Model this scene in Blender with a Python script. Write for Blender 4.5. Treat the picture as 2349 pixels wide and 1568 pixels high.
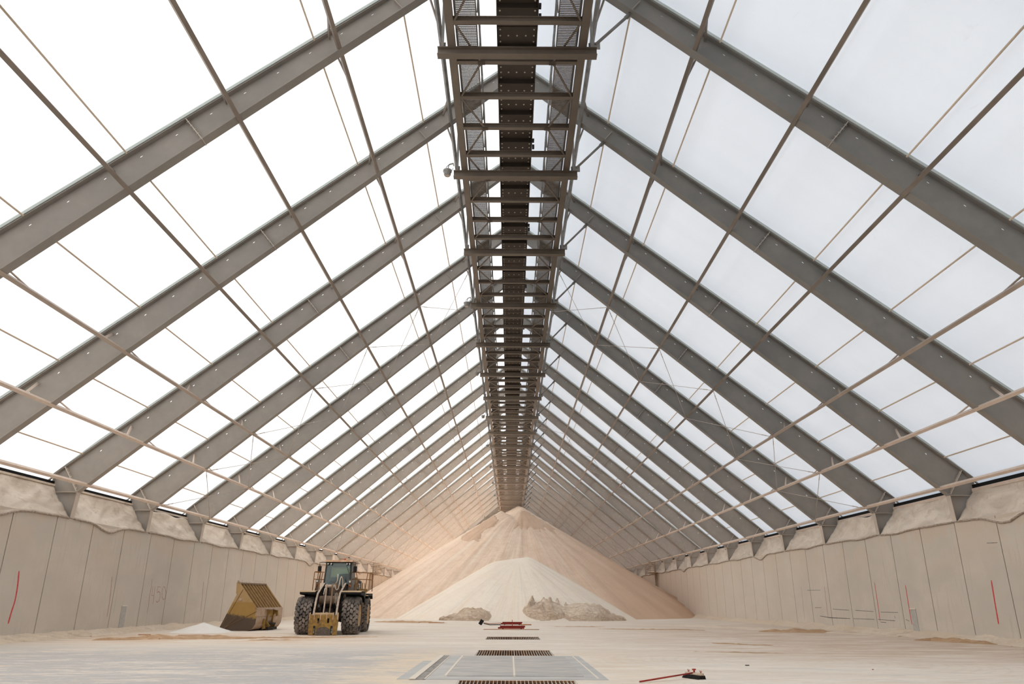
import bpy, bmesh, math, random
from mathutils import Vector, Matrix, noise
for o in list(bpy.data.objects): bpy.data.objects.remove(o, do_unlink=True)
scn = bpy.context.scene
C = scn.collection
random.seed(7)
V = Vector

# ------------------------------------------------------------------ camera
cd = bpy.data.cameras.new('camera'); cam = bpy.data.objects.new('camera', cd); C.objects.link(cam)
cd.sensor_width = 36.0; cd.lens = 1665.74 / 2349 * 36; cd.clip_start = .1; cd.clip_end = 800
R_ = ((0.9999896, -0.00301474, 0.00342214), (-0.00423078, -0.3330158, 0.94291175), (0.00170301, 0.94291643, 0.33302509))
rt, up, fw = [V(r) for r in R_]
m = Matrix((( rt.x, up.x, -fw.x, -0.1736), (rt.y, up.y, -fw.y, 0), (rt.z, up.z, -fw.z, 1.75), (0, 0, 0, 1)))
cam.matrix_world = m
scn.camera = cam

# ------------------------------------------------------------------ world, sun, exposure
w = bpy.data.worlds.new('sky'); scn.world = w; w.use_nodes = True
nt = w.node_tree; nt.nodes.clear()
bg = nt.nodes.new('ShaderNodeBackground'); wo = nt.nodes.new('ShaderNodeOutputWorld')
bg.inputs[0].default_value = (.84, .93, 1.06, 1); bg.inputs[1].default_value = 1.65
nt.links.new(bg.outputs[0], wo.inputs[0])
sd = bpy.data.lights.new('sun', 'SUN'); sun = bpy.data.objects.new('sun', sd); C.objects.link(sun)
sd.energy = 8.4; sd.angle = math.radians(3); sd.color = (1, .965, .91)
sun.rotation_euler = V((-1, -.08, .62)).to_track_quat('Z', 'Y').to_euler()   # sun stands to the left of the hall
scn.view_settings.view_transform = 'Standard'; scn.view_settings.look = 'None'
scn.view_settings.gamma = 1; scn.view_settings.use_curve_mapping = False
scn.view_settings.exposure = 0.16

# ------------------------------------------------------------------ materials
def lin(c):
    return tuple(((x/255)/12.92 if x/255 <= .04045 else ((x/255+.055)/1.055)**2.4) for x in c)
def base(name, rough=.8, metal=0):
    M = bpy.data.materials.new(name); M.use_nodes = True; n = M.node_tree.nodes; b = n['Principled BSDF']
    b.inputs['Roughness'].default_value = rough; b.inputs['Metallic'].default_value = metal
    b.inputs['Specular IOR Level'].default_value = .3
    return M, M.node_tree, b
def mat(name, c1, c2=None, scale=3, rough=.8, metal=0, stretch=(1,1,1), bump=0, bscale=None, detail=5, lo=.35, hi=.65):
    M, t, b = base(name, rough, metal)
    if c2 is None:
        b.inputs['Base Color'].default_value = (*c1, 1)
        if not bump: return M
    tc = t.nodes.new('ShaderNodeTexCoord'); mp = t.nodes.new('ShaderNodeMapping'); mp.inputs['Scale'].default_value = stretch
    t.links.new(tc.outputs['Object'], mp.inputs[0])
    if c2 is not None:
        nz = t.nodes.new('ShaderNodeTexNoise'); nz.inputs['Scale'].default_value = scale; nz.inputs['Detail'].default_value = detail
        t.links.new(mp.outputs[0], nz.inputs['Vector'])
        cr = t.nodes.new('ShaderNodeValToRGB'); cr.color_ramp.elements[0].position = lo; cr.color_ramp.elements[1].position = hi
        cr.color_ramp.elements[0].color = (*c1, 1); cr.color_ramp.elements[1].color = (*c2, 1)
        t.links.new(nz.outputs[0], cr.inputs[0]); t.links.new(cr.outputs[0], b.inputs['Base Color'])
    if bump:
        n2 = t.nodes.new('ShaderNodeTexNoise'); n2.inputs['Scale'].default_value = bscale or scale*4; n2.inputs['Detail'].default_value = 6
        t.links.new(mp.outputs[0], n2.inputs['Vector'])
        bp = t.nodes.new('ShaderNodeBump'); bp.inputs['Strength'].default_value = bump; bp.inputs['Distance'].default_value = .05
        t.links.new(n2.outputs[0], bp.inputs['Height']); t.links.new(bp.outputs[0], b.inputs['Normal'])
    return M
class G:      # small node helper
    def __init__(s, t): s.t = t
    def n(s, k, **kw):
        x = s.t.nodes.new('ShaderNode'+k)
        for a, v in kw.items(): setattr(x, a, v)
        return x
    def l(s, a, b): s.t.links.new(a, b)
    def noise(s, vec, sc, det=5, rough=.55, dist=0):
        x = s.n('TexNoise'); x.inputs['Scale'].default_value = sc; x.inputs['Detail'].default_value = det
        x.inputs['Roughness'].default_value = rough; x.inputs['Distortion'].default_value = dist; s.l(vec, x.inputs['Vector']); return x.outputs[0]
    def map(s, vec, scale=(1,1,1), loc=(0,0,0), rot=(0,0,0)):
        x = s.n('Mapping'); x.inputs['Scale'].default_value = scale; x.inputs['Location'].default_value = loc; x.inputs['Rotation'].default_value = rot
        s.l(vec, x.inputs[0]); return x.outputs[0]
    def rng(s, v, a, b, c=0, d=1):
        x = s.n('MapRange'); x.inputs[1].default_value = a; x.inputs[2].default_value = b; x.inputs[3].default_value = c; x.inputs[4].default_value = d
        s.l(v, x.inputs[0]); return x.outputs[0]
    def mul(s, a, b, op='MULTIPLY'):
        x = s.n('Math', operation=op)
        for i, q in enumerate((a, b)):
            if isinstance(q, (int, float)): x.inputs[i].default_value = q
            else: s.l(q, x.inputs[i])
        x.use_clamp = op in ('ADD',) 
        return x.outputs[0]
    def mix(s, f, a, b):
        x = s.n('Mix', data_type='RGBA')
        if isinstance(f, (int, float)): x.inputs[0].default_value = f
        else: s.l(f, x.inputs[0])
        for i, q in ((6, a), (7, b)):
            if isinstance(q, tuple): x.inputs[i].default_value = (*q, 1)
            else: s.l(q, x.inputs[i])
        return x.outputs[2]
    def bump(s, h, st=.4, d=.05):
        x = s.n('Bump'); x.inputs['Strength'].default_value = st; x.inputs['Distance'].default_value = d; s.l(h, x.inputs['Height']); return x.outputs[0]

# steel: painted, with salt dust; the same mix paints in far haze and uneven light
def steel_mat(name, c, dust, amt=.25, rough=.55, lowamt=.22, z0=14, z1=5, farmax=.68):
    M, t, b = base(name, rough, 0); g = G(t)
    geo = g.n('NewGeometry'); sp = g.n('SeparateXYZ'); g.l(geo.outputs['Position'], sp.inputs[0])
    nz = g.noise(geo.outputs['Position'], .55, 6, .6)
    far = g.rng(sp.outputs[1], 50, 125, 0, farmax)  # distant haze put into the colour, on top of dust near the pile
    low = g.rng(sp.outputs[2], z0, z1, 0, lowamt)  # eave dust, and on the struts light and shade painted by height
    side = g.rng(sp.outputs[0], 3, -3, 0, .13)  # left side painted paler for the brighter light on it
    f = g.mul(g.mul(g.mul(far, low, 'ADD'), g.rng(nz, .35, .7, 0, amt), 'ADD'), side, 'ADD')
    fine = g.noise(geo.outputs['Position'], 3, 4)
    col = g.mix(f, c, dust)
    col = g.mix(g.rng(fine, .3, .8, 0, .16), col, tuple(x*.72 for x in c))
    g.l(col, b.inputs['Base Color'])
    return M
dust_haze_c = (.80, .66, .535)  # pale tone shared by dust, haze and painted light
M_steel = steel_mat('painted_steel_dust_light', (.19, .18, .165), dust_haze_c, .10)
M_plt = steel_mat('dust_lit_plate', (.34, .30, .26), (.80, .66, .54), .3, .6, .5, 14, 5)  # paler for dust and for the lit edges of the plates
M_strut = steel_mat('strut_paint_lit_low', (.15, .12, .095), (.88, .70, .57), .12, .5, .78, 12.5, 8.3)  # shade painted into high struts, reflected light into low ones
M_gant = steel_mat('gantry_paint', (.105, .082, .062), dust_haze_c, .06)
M_hang = mat('grey_hanger_paint', (.24, .225, .205), (.16, .145, .13), scale=2, rough=.5)
M_rod = mat('rod_steel', (.52, .43, .36), rough=.6)
M_purl = mat('fabric_purlin_paint', (.74, .59, .45), rough=.6)
M_keder = mat('aluminium_keder', (.50, .53, .50), rough=.5, metal=.1)
M_dark = mat('black_gap_shade', (.006, .006, .006), rough=.9)
M_trough = steel_mat('dark_trough_steel', (.030, .022, .016), (.45, .36, .29), .05, .5)
M_bolt = mat('pale_bolt_heads', (.62, .58, .50), rough=.5)
M_grate = mat('walkway_grating', (.27, .225, .18), (.16, .135, .11), scale=6, rough=.7)
M_galv = mat('galvanised_steel', (.34, .33, .31), (.24, .23, .215), scale=14, rough=.5, metal=.3)
M_lens = mat('lamp_lens', (.55, .45, .38), rough=.2)
M_black = mat('black_rubber_trim', (.012, .012, .012), rough=.6)

# roof membrane: white woven fabric, lets daylight through
def membrane():
    M = bpy.data.materials.new('white_roof_fabric'); M.use_nodes = True; t = M.node_tree; t.nodes.clear(); g = G(t)
    geo = g.n('NewGeometry'); P = geo.outputs['Position']
    n1 = g.noise(g.map(P, (.12, .5, .12)), 1, 3); n2 = g.noise(P, 1.3, 8, .7, 1.5)
    col = g.mix(g.rng(n1, .3, .7, 0, .5), (.93, .935, .93), (.86, .87, .87))
    col = g.mix(g.rng(n2, .62, .75, 0, .35), col, (.78, .77, .75))
    n3 = g.noise(g.map(P, (.5, .25, .5)), 2.2, 6, .6, .8); bp = g.bump(n3, .22, .15)
    tr = g.n('BsdfTranslucent'); df = g.n('BsdfDiffuse'); mx = g.n('MixShader'); o = g.n('OutputMaterial')
    g.l(col, tr.inputs[0]); g.l(col, df.inputs[0]); g.l(bp, df.inputs['Normal']); g.l(bp, tr.inputs['Normal'])
    mx.inputs[0].default_value = .72; g.l(tr.outputs[0], mx.inputs[1]); g.l(df.outputs[0], mx.inputs[2]); g.l(mx.outputs[0], o.inputs[0])
    return M
M_fabric = membrane()
M_whitepan = mat('white_cladding', (.80, .78, .74), rough=.6)

def curtain_mat():
    M, t, b = base('dusty_curtain_cloth', .9); g = G(t)
    P = g.n('NewGeometry').outputs['Position']
    n1 = g.noise(g.map(P, (1, .45, 1.0), rot=(.6, 0, 0)), .9, 8, .6, 1.0)
    c = g.mix(g.rng(n1, .38, .72, 0, .8), (.82, .70, .575), (.50, .395, .305))
    st2 = g.noise(g.map(P, (2.0, .9, .5), rot=(.9, 0, 0)), 2.6, 6, .65, .8); c = g.mix(g.rng(st2, .56, .70, 0, .55), c, (.45, .34, .26))
    g.l(c, b.inputs['Base Color']); g.l(g.bump(g.noise(g.map(P, (1, .5, 2.4), rot=(.8, 0, 0)), 1.6, 6, .6, 1.2), .45, .06), b.inputs['Normal'])
    return M
M_curt = curtain_mat()
M_hem = mat('curtain_hem', (.62, .50, .40), (.33, .25, .19), scale=14, rough=.9, bump=.8, bscale=40)

# precast concrete: panel tones, drips, tan dust blotches
def concrete():
    M, t, b = base('precast_concrete', .88); g = G(t)
    P = g.n('NewGeometry').outputs['Position']; sp = g.n('SeparateXYZ'); g.l(P, sp.inputs[0])
    # tone per panel
    q = g.mul(g.mul(g.mul(sp.outputs[1], .4, 'ADD') if False else sp.outputs[1], 0.0, 'ADD') if False else sp.outputs[1], 1/3.0, 'MULTIPLY')
    fl = g.n('Math', operation='FLOOR'); g.l(q, fl.inputs[0]); wn = g.n('TexWhiteNoise', noise_dimensions='1D'); g.l(fl.outputs[0], wn.inputs['W'])
    big = g.noise(g.map(P, (1, .35, .6)), 1.0, 4, .55, .5)
    drip = g.noise(g.map(P, (1, 2.4, .22)), 2.2, 5, .6)
    fine = g.noise(P, 22, 5, .7)
    c = g.mix(g.rng(big, .35, .65), (.64, .565, .475), (.72, .63, .53))
    c = g.mix(g.mul(wn.outputs[0], .30), c, (.60, .535, .455))
    c = g.mix(g.mul(g.rng(drip, .56, .72, 0, .5), g.rng(big, .42, .58)), c, (.46, .39, .32))
    warm = g.mul(g.rng(sp.outputs[2], 2.6, 5.2), g.rng(g.noise(g.map(P, (1, .25, .5), loc=(3, 1, 2)), 1.3, 3), .47, .51))
    c = g.mix(g.mul(warm, .55), c, (.72, .555, .42))
    c = g.mix(g.rng(sp.outputs[1], 45, 95, 0, .75), c, (.96, .81, .665))  # far panels painted paler to make up for weaker light
    c = g.mix(g.rng(fine, .35, .75, 0, .25), c, (.46, .41, .35))
    g.l(c, b.inputs['Base Color']); g.l(g.bump(fine, .25, .01), b.inputs['Normal'])
    return M
M_conc = concrete()
M_joint = mat('dark_joint_filler', (.075, .055, .035), (.17, .13, .09), scale=4, rough=.95)  # the filler itself is dark brown
M_conc2 = mat('grey_patch', (.46, .43, .39), (.54, .50, .45), scale=6, rough=.85)
M_redpaint = mat('red_spray_paint', (.72, .05, .06), (.60, .12, .11), scale=12, rough=.8)
M_redfaint = mat('faded_red_paint', (.50, .235, .20), (.47, .31, .26), scale=9, rough=.9)
M_scratch = mat('black_scratch', (.10, .09, .08), (.22, .2, .17), scale=8, rough=.9)

# floor: packed salt with swept tan sand, grey concrete showing at lower left
def floor_mat():
    M, t, b = base('salt_dusted_floor', .9); g = G(t)
    P = g.n('NewGeometry').outputs['Position']; sp = g.n('SeparateXYZ'); g.l(P, sp.inputs[0])
    s1 = g.noise(g.map(P, (.14, .55, 1)), 1.1, 10, .70, .8)
    s2 = g.noise(g.map(P, (.40, 1.5, 1), loc=(7, 3, 0)), 2.0, 10, .76, 1.0)
    s3 = g.noise(g.map(P, (.9, 2.6, 1)), 5.5, 9, .8, .6)
    s4 = g.noise(g.map(P, (.22, .8, 1), loc=(2, 9, 0)), 1.6, 9, .72, .7)
    c = g.mix(g.rng(s1, .35, .65), (.90, .80, .685), (.80, .68, .555))
    c = g.mix(g.rng(s2, .52, .62, 0, .62), c, (.70, .515, .365))
    c = g.mix(g.rng(s4, .54, .66, 0, .60), c, (.62, .565, .515))
    c = g.mix(g.rng(s3, .54, .66, 0, .45), c, (.95, .88, .79))
    # tyre swirls
    vx = g.n('TexWave', wave_type='RINGS', rings_direction='Z'); vx.inputs['Scale'].default_value = .9; vx.inputs['Distortion'].default_value = 5; vx.inputs['Detail'].default_value = 3; vx.inputs['Detail Scale'].default_value = .6
    g.l(g.map(P, (1, 1, 1), loc=(-8, -23, 0)), vx.inputs['Vector'])
    c = g.mix(g.mul(g.rng(vx.outputs[1], .6, 1), g.rng(s1, .4, .7, .05, .35)), c, (.60, .53, .46))
    # grey bare concrete, near left
    a = g.mul(g.rng(sp.outputs[1], 32, 25), g.rng(sp.outputs[0], 0.0, -3.5))
    edge = g.mul(g.mul(s2, .6), g.mul(s4, .6), 'ADD')
    a = g.mul(a, g.rng(edge, .60, .68, 1, 0))
    c = g.mix(g.mul(a, .85), c, (.485, .455, .435))
    a2 = g.mul(g.rng(sp.outputs[1], 32, 25), g.rng(sp.outputs[0], 0.0, -3.5))
    c = g.mix(g.mul(a2, g.rng(s3, .52, .64, 0, .5)), c, (.84, .76, .67))
    # tan halo beside the gutter strip
    hx = g.mul(g.mul(g.rng(sp.outputs[0], -4.6, -3.2), g.rng(sp.outputs[0], -1.9, -2.4)), g.mul(g.rng(sp.outputs[1], 30, 25), g.rng(s2, .38, .52)))
    c = g.mix(g.mul(hx, .8), c, (.86, .68, .49))
    hr_ = g.mul(g.mul(g.rng(sp.outputs[0], 4.2, 2.8), g.rng(sp.outputs[0], 1.7, 2.3)), g.mul(g.rng(sp.outputs[1], 30, 25), g.rng(s2, .42, .56)))
    c = g.mix(g.mul(hr_, .6), c, (.82, .64, .46))
    # swept sand at right and across the middle
    wn_ = g.noise(g.map(P, (.20, 1.3, 1)), 1.4, 10, .74, .4)
    wr = g.mul(g.mul(g.rng(sp.outputs[0], 2, 11), g.rng(sp.outputs[1], 78, 46)), g.rng(wn_, .41, .54))
    wr = g.mul(wr, g.rng(sp.outputs[1], 20, 26))
    c = g.mix(g.mul(wr, .78), c, (.60, .41, .275))
    mid = g.mul(g.mul(g.rng(sp.outputs[1], 30, 33), g.rng(sp.outputs[1], 43, 38)), g.mul(g.rng(sp.outputs[0], -4, -8), g.rng(wn_, .45, .55)))
    c = g.mix(g.mul(mid, .75), c, (.68, .455, .29))
    g.l(c, b.inputs['Base Color'])
    g.l(g.bump(g.mul(s3, s2, 'ADD'), .35, .04), b.inputs['Normal'])
    return M
M_floor = floor_mat()
def sand_mat(name, a, bb, cc, bst=.5, rill=None, right=None):
    M, t, b = base(name, .95); g = G(t)
    P = g.n('TexCoord').outputs['Object']
    s1 = g.noise(P, .35, 7, .6, .6); s2 = g.noise(g.map(P, (1, 1, 3)), 3.2, 8, .7, .7); s3 = g.noise(P, 60, 3, .7)
    c = g.mix(g.rng(s1, .35, .65), a, bb)
    c = g.mix(g.rng(s2, .5, .75, 0, .5), c, cc)
    hh = g.mul(s2, s3, 'ADD')
    if rill:
        sp = g.n('SeparateXYZ'); g.l(P, sp.inputs[0]); dx = g.mul(sp.outputs[0], rill[0], 'SUBTRACT'); dy = g.mul(rill[1], sp.outputs[1], 'SUBTRACT')
        an = g.mul(dx, dy, 'ARCTAN2'); rr = g.n('Vector_Math'.replace('_', ''), operation='LENGTH'); cb = g.n('CombineXYZ'); g.l(dx, cb.inputs[0]); g.l(dy, cb.inputs[1]); g.l(cb.outputs[0], rr.inputs[0])
        cv = g.n('CombineXYZ'); g.l(g.mul(an, rill[2]), cv.inputs[0]); g.l(g.mul(rr.outputs['Value'], .05), cv.inputs[1])
        rn = g.noise(cv.outputs[0], 1, 8, .72, .15)
        c = g.mix(g.rng(rn, .51, .62, 0, .65), c, cc); c = g.mix(g.rng(rn, .49, .38, 0, .55), c, tuple(q*.80 for q in bb))
        gr_ = g.noise(g.map(P, (1, 1, 2)), 1.6, 10, .8, .3); c = g.mix(g.rng(gr_, .50, .64, 0, .35), c, tuple(q*.82 for q in bb)); c = g.mix(g.rng(gr_, .46, .36, 0, .35), c, cc)
        if right: c = g.mix(g.rng(sp.outputs[0], 2, 13, 0, .8), c, right)
        hh = g.mul(hh, g.mul(rn, 3.0), 'ADD')
    g.l(c, b.inputs['Base Color']); g.l(g.bump(hh, bst, .06), b.inputs['Normal'])
    return M
M_tan = sand_mat('tan_salt', (.90, .69, .525), (.80, .585, .43), (.98, .83, .68), 1.0, (1.35, 95.0, 14), (.66, .43, .28))
M_white = sand_mat('pale_salt', (.97, .86, .725), (.95, .82, .68), (.90, .74, .58), .4, (.75, 79.6, 10))
M_clod = sand_mat('crusted_brown_salt', (.86, .69, .53), (.64, .46, .32), (.99, .90, .77), 1.0)
M_berm = sand_mat('berm_salt', (.92, .77, .61), (.85, .68, .51), (.72, .53, .37), .8)
M_snow = sand_mat('white_salt_heap', (.90, .86, .80), (.86, .80, .73), (.82, .75, .67), .2)
M_ridge = sand_mat('orange_tan_sand', (.66, .42, .25), (.54, .33, .18), (.74, .54, .38), .8)

# ------------------------------------------------------------------ mesh helper
class MB:
    def __init__(s): s.v = []; s.f = []; s.mi = []; s.sm = []
    def add(s, vs, fs, mi=0, sm=False):
        o = len(s.v); s.v += [tuple(p) for p in vs]; s.f += [tuple(i+o for i in f) for f in fs]; s.mi += [mi]*len(fs); s.sm += [sm]*len(fs)
    def box(s, x0, x1, y0, y1, z0, z1, mi=0):
        s.add([(x0,y0,z0),(x1,y0,z0),(x1,y1,z0),(x0,y1,z0),(x0,y0,z1),(x1,y0,z1),(x1,y1,z1),(x0,y1,z1)],
              [(0,3,2,1),(4,5,6,7),(0,1,5,4),(1,2,6,5),(2,3,7,6),(3,0,4,7)], mi)
    def bar(s, a, b, w, h, upv=(0,0,1), mi=0, ow=0, oh=0):    # rectangular bar a->b, w across, h along upv
        a, b = V(a), V(b); d = (b-a).normalized(); u = V(upv); x = d.cross(u)
        if x.length < 1e-4: x = d.cross(V((0,1,0)))
        x.normalize(); u = x.cross(d).normalized(); vs = []
        for p in (a, b):
            for sx, su in ((-1,-1),(1,-1),(1,1),(-1,1)): vs.append(p + x*(sx*w/2+ow) + u*(su*h/2+oh))
        s.add(vs, [(3,2,1,0),(4,5,6,7),(0,1,5,4),(1,2,6,5),(2,3,7,6),(3,0,4,7)], mi)
    def prism(s, poly, a, b, axis='y', mi=0):   # poly of 2D points, extruded along axis a..b
        n = len(poly); P = {'y': lambda p, t: (p[0], t, p[1]), 'x': lambda p, t: (t, p[0], p[1]), 'z': lambda p, t: (p[0], p[1], t)}[axis]
        vs = [P(p, a) for p in poly]+[P(p, b) for p in poly]
        s.add(vs, [tuple(range(n)), tuple(range(2*n-1, n-1, -1))]+[(i, i+n, (i+1) % n+n, (i+1) % n) for i in range(n)], mi)
    def tube(s, pts, r, n=8, mi=0, cap=True):
        pts = [V(p) for p in pts]; rs = r if isinstance(r, (list, tuple)) else [r]*len(pts); vs = []; fs = []; prev = None
        for i, p in enumerate(pts):
            d = (pts[min(i+1, len(pts)-1)]-pts[max(i-1, 0)]).normalized()
            if prev is None:
                x = d.cross(V((0,0,1)));  x = x if x.length > 1e-3 else d.cross(V((0,1,0)))
            else: x = prev - d*prev.dot(d)
            x.normalize(); prev = x; y = d.cross(x)
            for k in range(n):
                t = 2*math.pi*k/n; vs.append(p+(x*math.cos(t)+y*math.sin(t))*rs[i])
        for i in range(len(pts)-1):
            for k in range(n): fs.append((i*n+k, i*n+(k+1) % n, (i+1)*n+(k+1) % n, (i+1)*n+k))
        s.add(vs, fs, mi, True)
        if cap:
            o = len(s.v)-len(vs); m_ = (len(pts)-1)*n
            s.f += [tuple(o+k for k in range(n-1, -1, -1)), tuple(o+m_+k for k in range(n))]; s.mi += [mi]*2; s.sm += [False]*2
    def lathe(s, prof, c, axis='x', n=32, mi=0, a0=0, a1=2*math.pi):   # prof: (pos along axis, radius)
        vs = []; fs = []; k = len(prof); full = abs(a1-a0-2*math.pi) < 1e-6; m_ = n if full else n+1
        for i in range(m_):
            t = a0+(a1-a0)*i/n
            for (p, r) in prof:
                q = (p, r*math.cos(t), r*math.sin(t)) if axis == 'x' else ((r*math.cos(t), p, r*math.sin(t)) if axis == 'y' else (r*math.cos(t), r*math.sin(t), p))
                vs.append((c[0]+q[0], c[1]+q[1], c[2]+q[2]))
        for i in range(n):
            j = (i+1) % m_
            for a in range(k-1): fs.append((i*k+a, i*k+a+1, j*k+a+1, j*k+a))
        s.add(vs, fs, mi, True)
    def grid(s, fn, nu, nv, mi=0, keep=None):
        vs = [fn(i/nu, j/nv) for i in range(nu+1) for j in range(nv+1)]; fs = []
        for i in range(nu):
            for j in range(nv):
                f = (i*(nv+1)+j, (i+1)*(nv+1)+j, (i+1)*(nv+1)+j+1, i*(nv+1)+j+1)
                if keep is None or keep([vs[q] for q in f]): fs.append(f)
        s.add(vs, fs, mi, True)
    def mesh(s, name, mats, fixn=True):
        me = bpy.data.meshes.new(name); me.from_pydata(s.v, [], s.f)
        for m_ in (mats if isinstance(mats, (list, tuple)) else [mats]): me.materials.append(m_)
        me.polygons.foreach_set('material_index', s.mi); me.polygons.foreach_set('use_smooth', s.sm)
        if fixn:
            bm = bmesh.new(); bm.from_mesh(me); bmesh.ops.recalc_face_normals(bm, faces=bm.faces); bm.to_mesh(me); bm.free()
        me.update(); return me
    def build(s, name, mats, parent=None, fixn=True, bevel=0):
        o = bpy.data.objects.new(name, s.mesh(name, mats, fixn)); C.objects.link(o)
        if parent: o.parent = parent
        if bevel:
            b = o.modifiers.new('bevel', 'BEVEL'); b.width = bevel; b.segments = 2; b.limit_method = 'ANGLE'
        return o
def tag(o, label=None, cat=None, group=None, kind=None):
    if label: o['label'] = label
    if cat: o['category'] = cat
    if group: o['group'] = group
    if kind: o['kind'] = kind
    return o
def empty(name, loc, rz=0):
    o = bpy.data.objects.new(name, None); C.objects.link(o); o.location = loc; o.rotation_euler[2] = rz; o.empty_display_size = .2; return o
def link(name, me, parent=None, loc=None):
    o = bpy.data.objects.new(name, me); C.objects.link(o)
    if parent: o.parent = parent
    if loc: o.location = loc
    return o
def copy_tree(o, parent=None):
    c = o.copy(); C.objects.link(c); c.parent = parent
    for ch in list(o.children): copy_tree(ch, c)
    return c
def fbm(x, y, z=0, o=4):
    a = 0; k = 1; f_ = 1
    for i in range(o): a += k*noise.noise(V((x*f_, y*f_, z*f_+i*7.3))); k *= .5; f_ *= 2.03
    return a

# ------------------------------------------------------------------ layout numbers (metres, y runs down the hall)
Z0, S = 19.664, 7.408
def FY(k): return Z0+S*(k-1)
NF = 21
ORD = ['zeroth','first','second','third','fourth','fifth','sixth','seventh','eighth','ninth','tenth','eleventh','twelfth','thirteenth','fourteenth','fifteenth','sixteenth','seventeenth','eighteenth','nineteenth','twentieth','twenty-first','twenty-second','twenty-third']
H = 1.75
SX = [2.80, 5.876, 8.910, 11.988, 15.251, 17.706, 20.0]
SZ = [19.72+H, 17.186+H, 14.481+H, 11.834+H, 9.015+H, 6.892+H, 4.915+H]
def soff(x): return 17.186+H-.8645*(x-5.876)
def outer(x): return 17.50+H-.812*(x-6.77)
def flz(y): return -.004*(y-40)
Y_END = FY(NF)+3
KN = (20.4, 4.62+H)

# ------------------------------------------------------------------ floor (with three pits), pits, slabs
GR = [(14.5, 17.08), (24.8, 27.4), (35.2, 37.75)]
GX0, GX1 = -1.27, 1.24
fb = MB()
ys = [-14]+[q for g_ in GR for q in g_]+[70, Y_END+1]
xs = [-21.2, GX0, GX1, 21.2]
for i in range(len(ys)-1):
    for j in range(3):
        if j == 1 and any(abs(ys[i]-a) < 1e-6 for a, b in GR): continue
        n = 6
        for q in range(n):
            a = ys[i]+(ys[i+1]-ys[i])*q/n; b = ys[i]+(ys[i+1]-ys[i])*(q+1)/n
            fb.add([(xs[j], a, flz(a)), (xs[j+1], a, flz(a)), (xs[j+1], b, flz(b)), (xs[j], b, flz(b))], [(0,1,2,3)])
fl = tag(fb.build('floor', M_floor), 'pale salt-dusted concrete floor of the storage hall', 'floor', kind='structure')
M_pit = mat('pit_shade_black', (.010, .006, .004), (.005, .004, .004), scale=5, rough=.95)  # near-black colour holds the shade inside the pits
M_edge = mat('rusty_edge_bar', (.34, .16, .07), (.18, .09, .05), scale=7, rough=.9)
M_bars = mat('worn_grate_bars', (.78, .71, .62), (.50, .38, .27), scale=6, rough=.6)
glab = ['nearest steel floor grate, cut off by the bottom edge of the photo', 'steel floor grate just beyond the grey cover plates', 'farthest open floor grate, just in front of the red tools']
for i, (a, b) in enumerate(GR):
    z = flz((a+b)/2)
    t = tag(empty('floor_grate', ((GX0+GX1)/2, (a+b)/2, z)), glab[i], 'grate', 'floor grates along the centre line')
    cx_, cy_ = (GX0+GX1)/2, (a+b)/2; hx = (GX1-GX0)/2; hy = (b-a)/2
    p = MB(); D = -1.6
    p.box(-hx-.05, -hx, -hy, hy, D, -.01); p.box(hx, hx+.05, -hy, hy, D, -.01); p.box(-hx, hx, -hy-.05, -hy, D, -.01); p.box(-hx, hx, hy, hy+.05, D, -.01); p.box(-hx-.05, hx+.05, -hy-.05, hy+.05, D-.05, D)
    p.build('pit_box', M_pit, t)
    q = MB(); nb = 30
    for k in range(nb+1):
        x = -hx+.02+(2*hx-.04)*k/nb; wd = .03 if k in (0, nb) else (.022 if k == nb//2 else .011)
        q.box(x-wd/2, x+wd/2, -hy, hy, -.05, -.002)
    q.build('bearing_bars', M_bars, t)
    e = MB(); e.box(-hx, hx, -hy, -hy+.03, -.12, .0); e.box(-hx, hx, hy-.03, hy, -.12, .0); e.box(-hx+.01, hx-.01, -.015, .015, -.12, -.04)
    e.build('edge_frame', M_edge, t)
# grey cover plates between the two nearest grates
M_plate = mat('scuffed_grey_plate', (.44, .415, .385), (.60, .54, .48), scale=2.5, rough=.6, stretch=(.6, 2.2, 1), lo=.4, hi=.6)
M_plate2 = mat('smooth_grey_slab', (.50, .475, .445), (.60, .56, .51), scale=1.2, rough=.7)
M_seam = mat('salt_filled_seam', (.80, .70, .58), rough=.9)
slab = MB()
def quadz(mb, x0, x1, y0, y1, h, t_=.02, mi=0):
    zs = (flz(y0), flz(y1)); vs = []
    for hh in (h-t_, h): vs += [(x0,y0,zs[0]+hh),(x1,y0,zs[0]+hh),(x1,y1,zs[1]+hh),(x0,y1,zs[1]+hh)]
    mb.add(vs, [(0,3,2,1),(4,5,6,7),(0,1,5,4),(1,2,6,5),(2,3,7,6),(3,0,4,7)], mi)
quadz(slab, -2.02, 1.98, 17.25, 24.55, .012)
quadz(slab, -2.02, -1.99, 17.25, 24.4, .022, mi=1); quadz(slab, 1.76, 1.80, 17.5, 24.4, .018, mi=1)
tag(slab.build('concrete_surround', [M_plate2, M_seam]), 'smooth grey concrete surround around the pair of cover plates', 'concrete slab')
for x0, x1, lb in ((-1.58, -.085, 'left scuffed grey steel cover plate between the two nearest grates'), (-.035, 1.50, 'right scuffed grey steel cover plate between the two nearest grates')):
    pl = MB(); quadz(pl, x0, x1, 17.9, 24.2, .03, .018); tag(pl.build('cover_plate', M_plate, bevel=.004), lb, 'steel plate', 'cover plates over the tunnel')
pl = MB(); quadz(pl, -.085, -.035, 17.9, 24.2, .036, .024); quadz(pl, -1.64, -1.58, 17.9, 24.2, .034, .022)
tag(pl.build('salt_seam', M_seam), 'pale salt filling the seams beside the grey cover plates', 'salt')
gt = MB()
M_gut = mat('dirty_gutter', (.24, .21, .19), (.42, .38, .34), scale=6, rough=.9)
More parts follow.
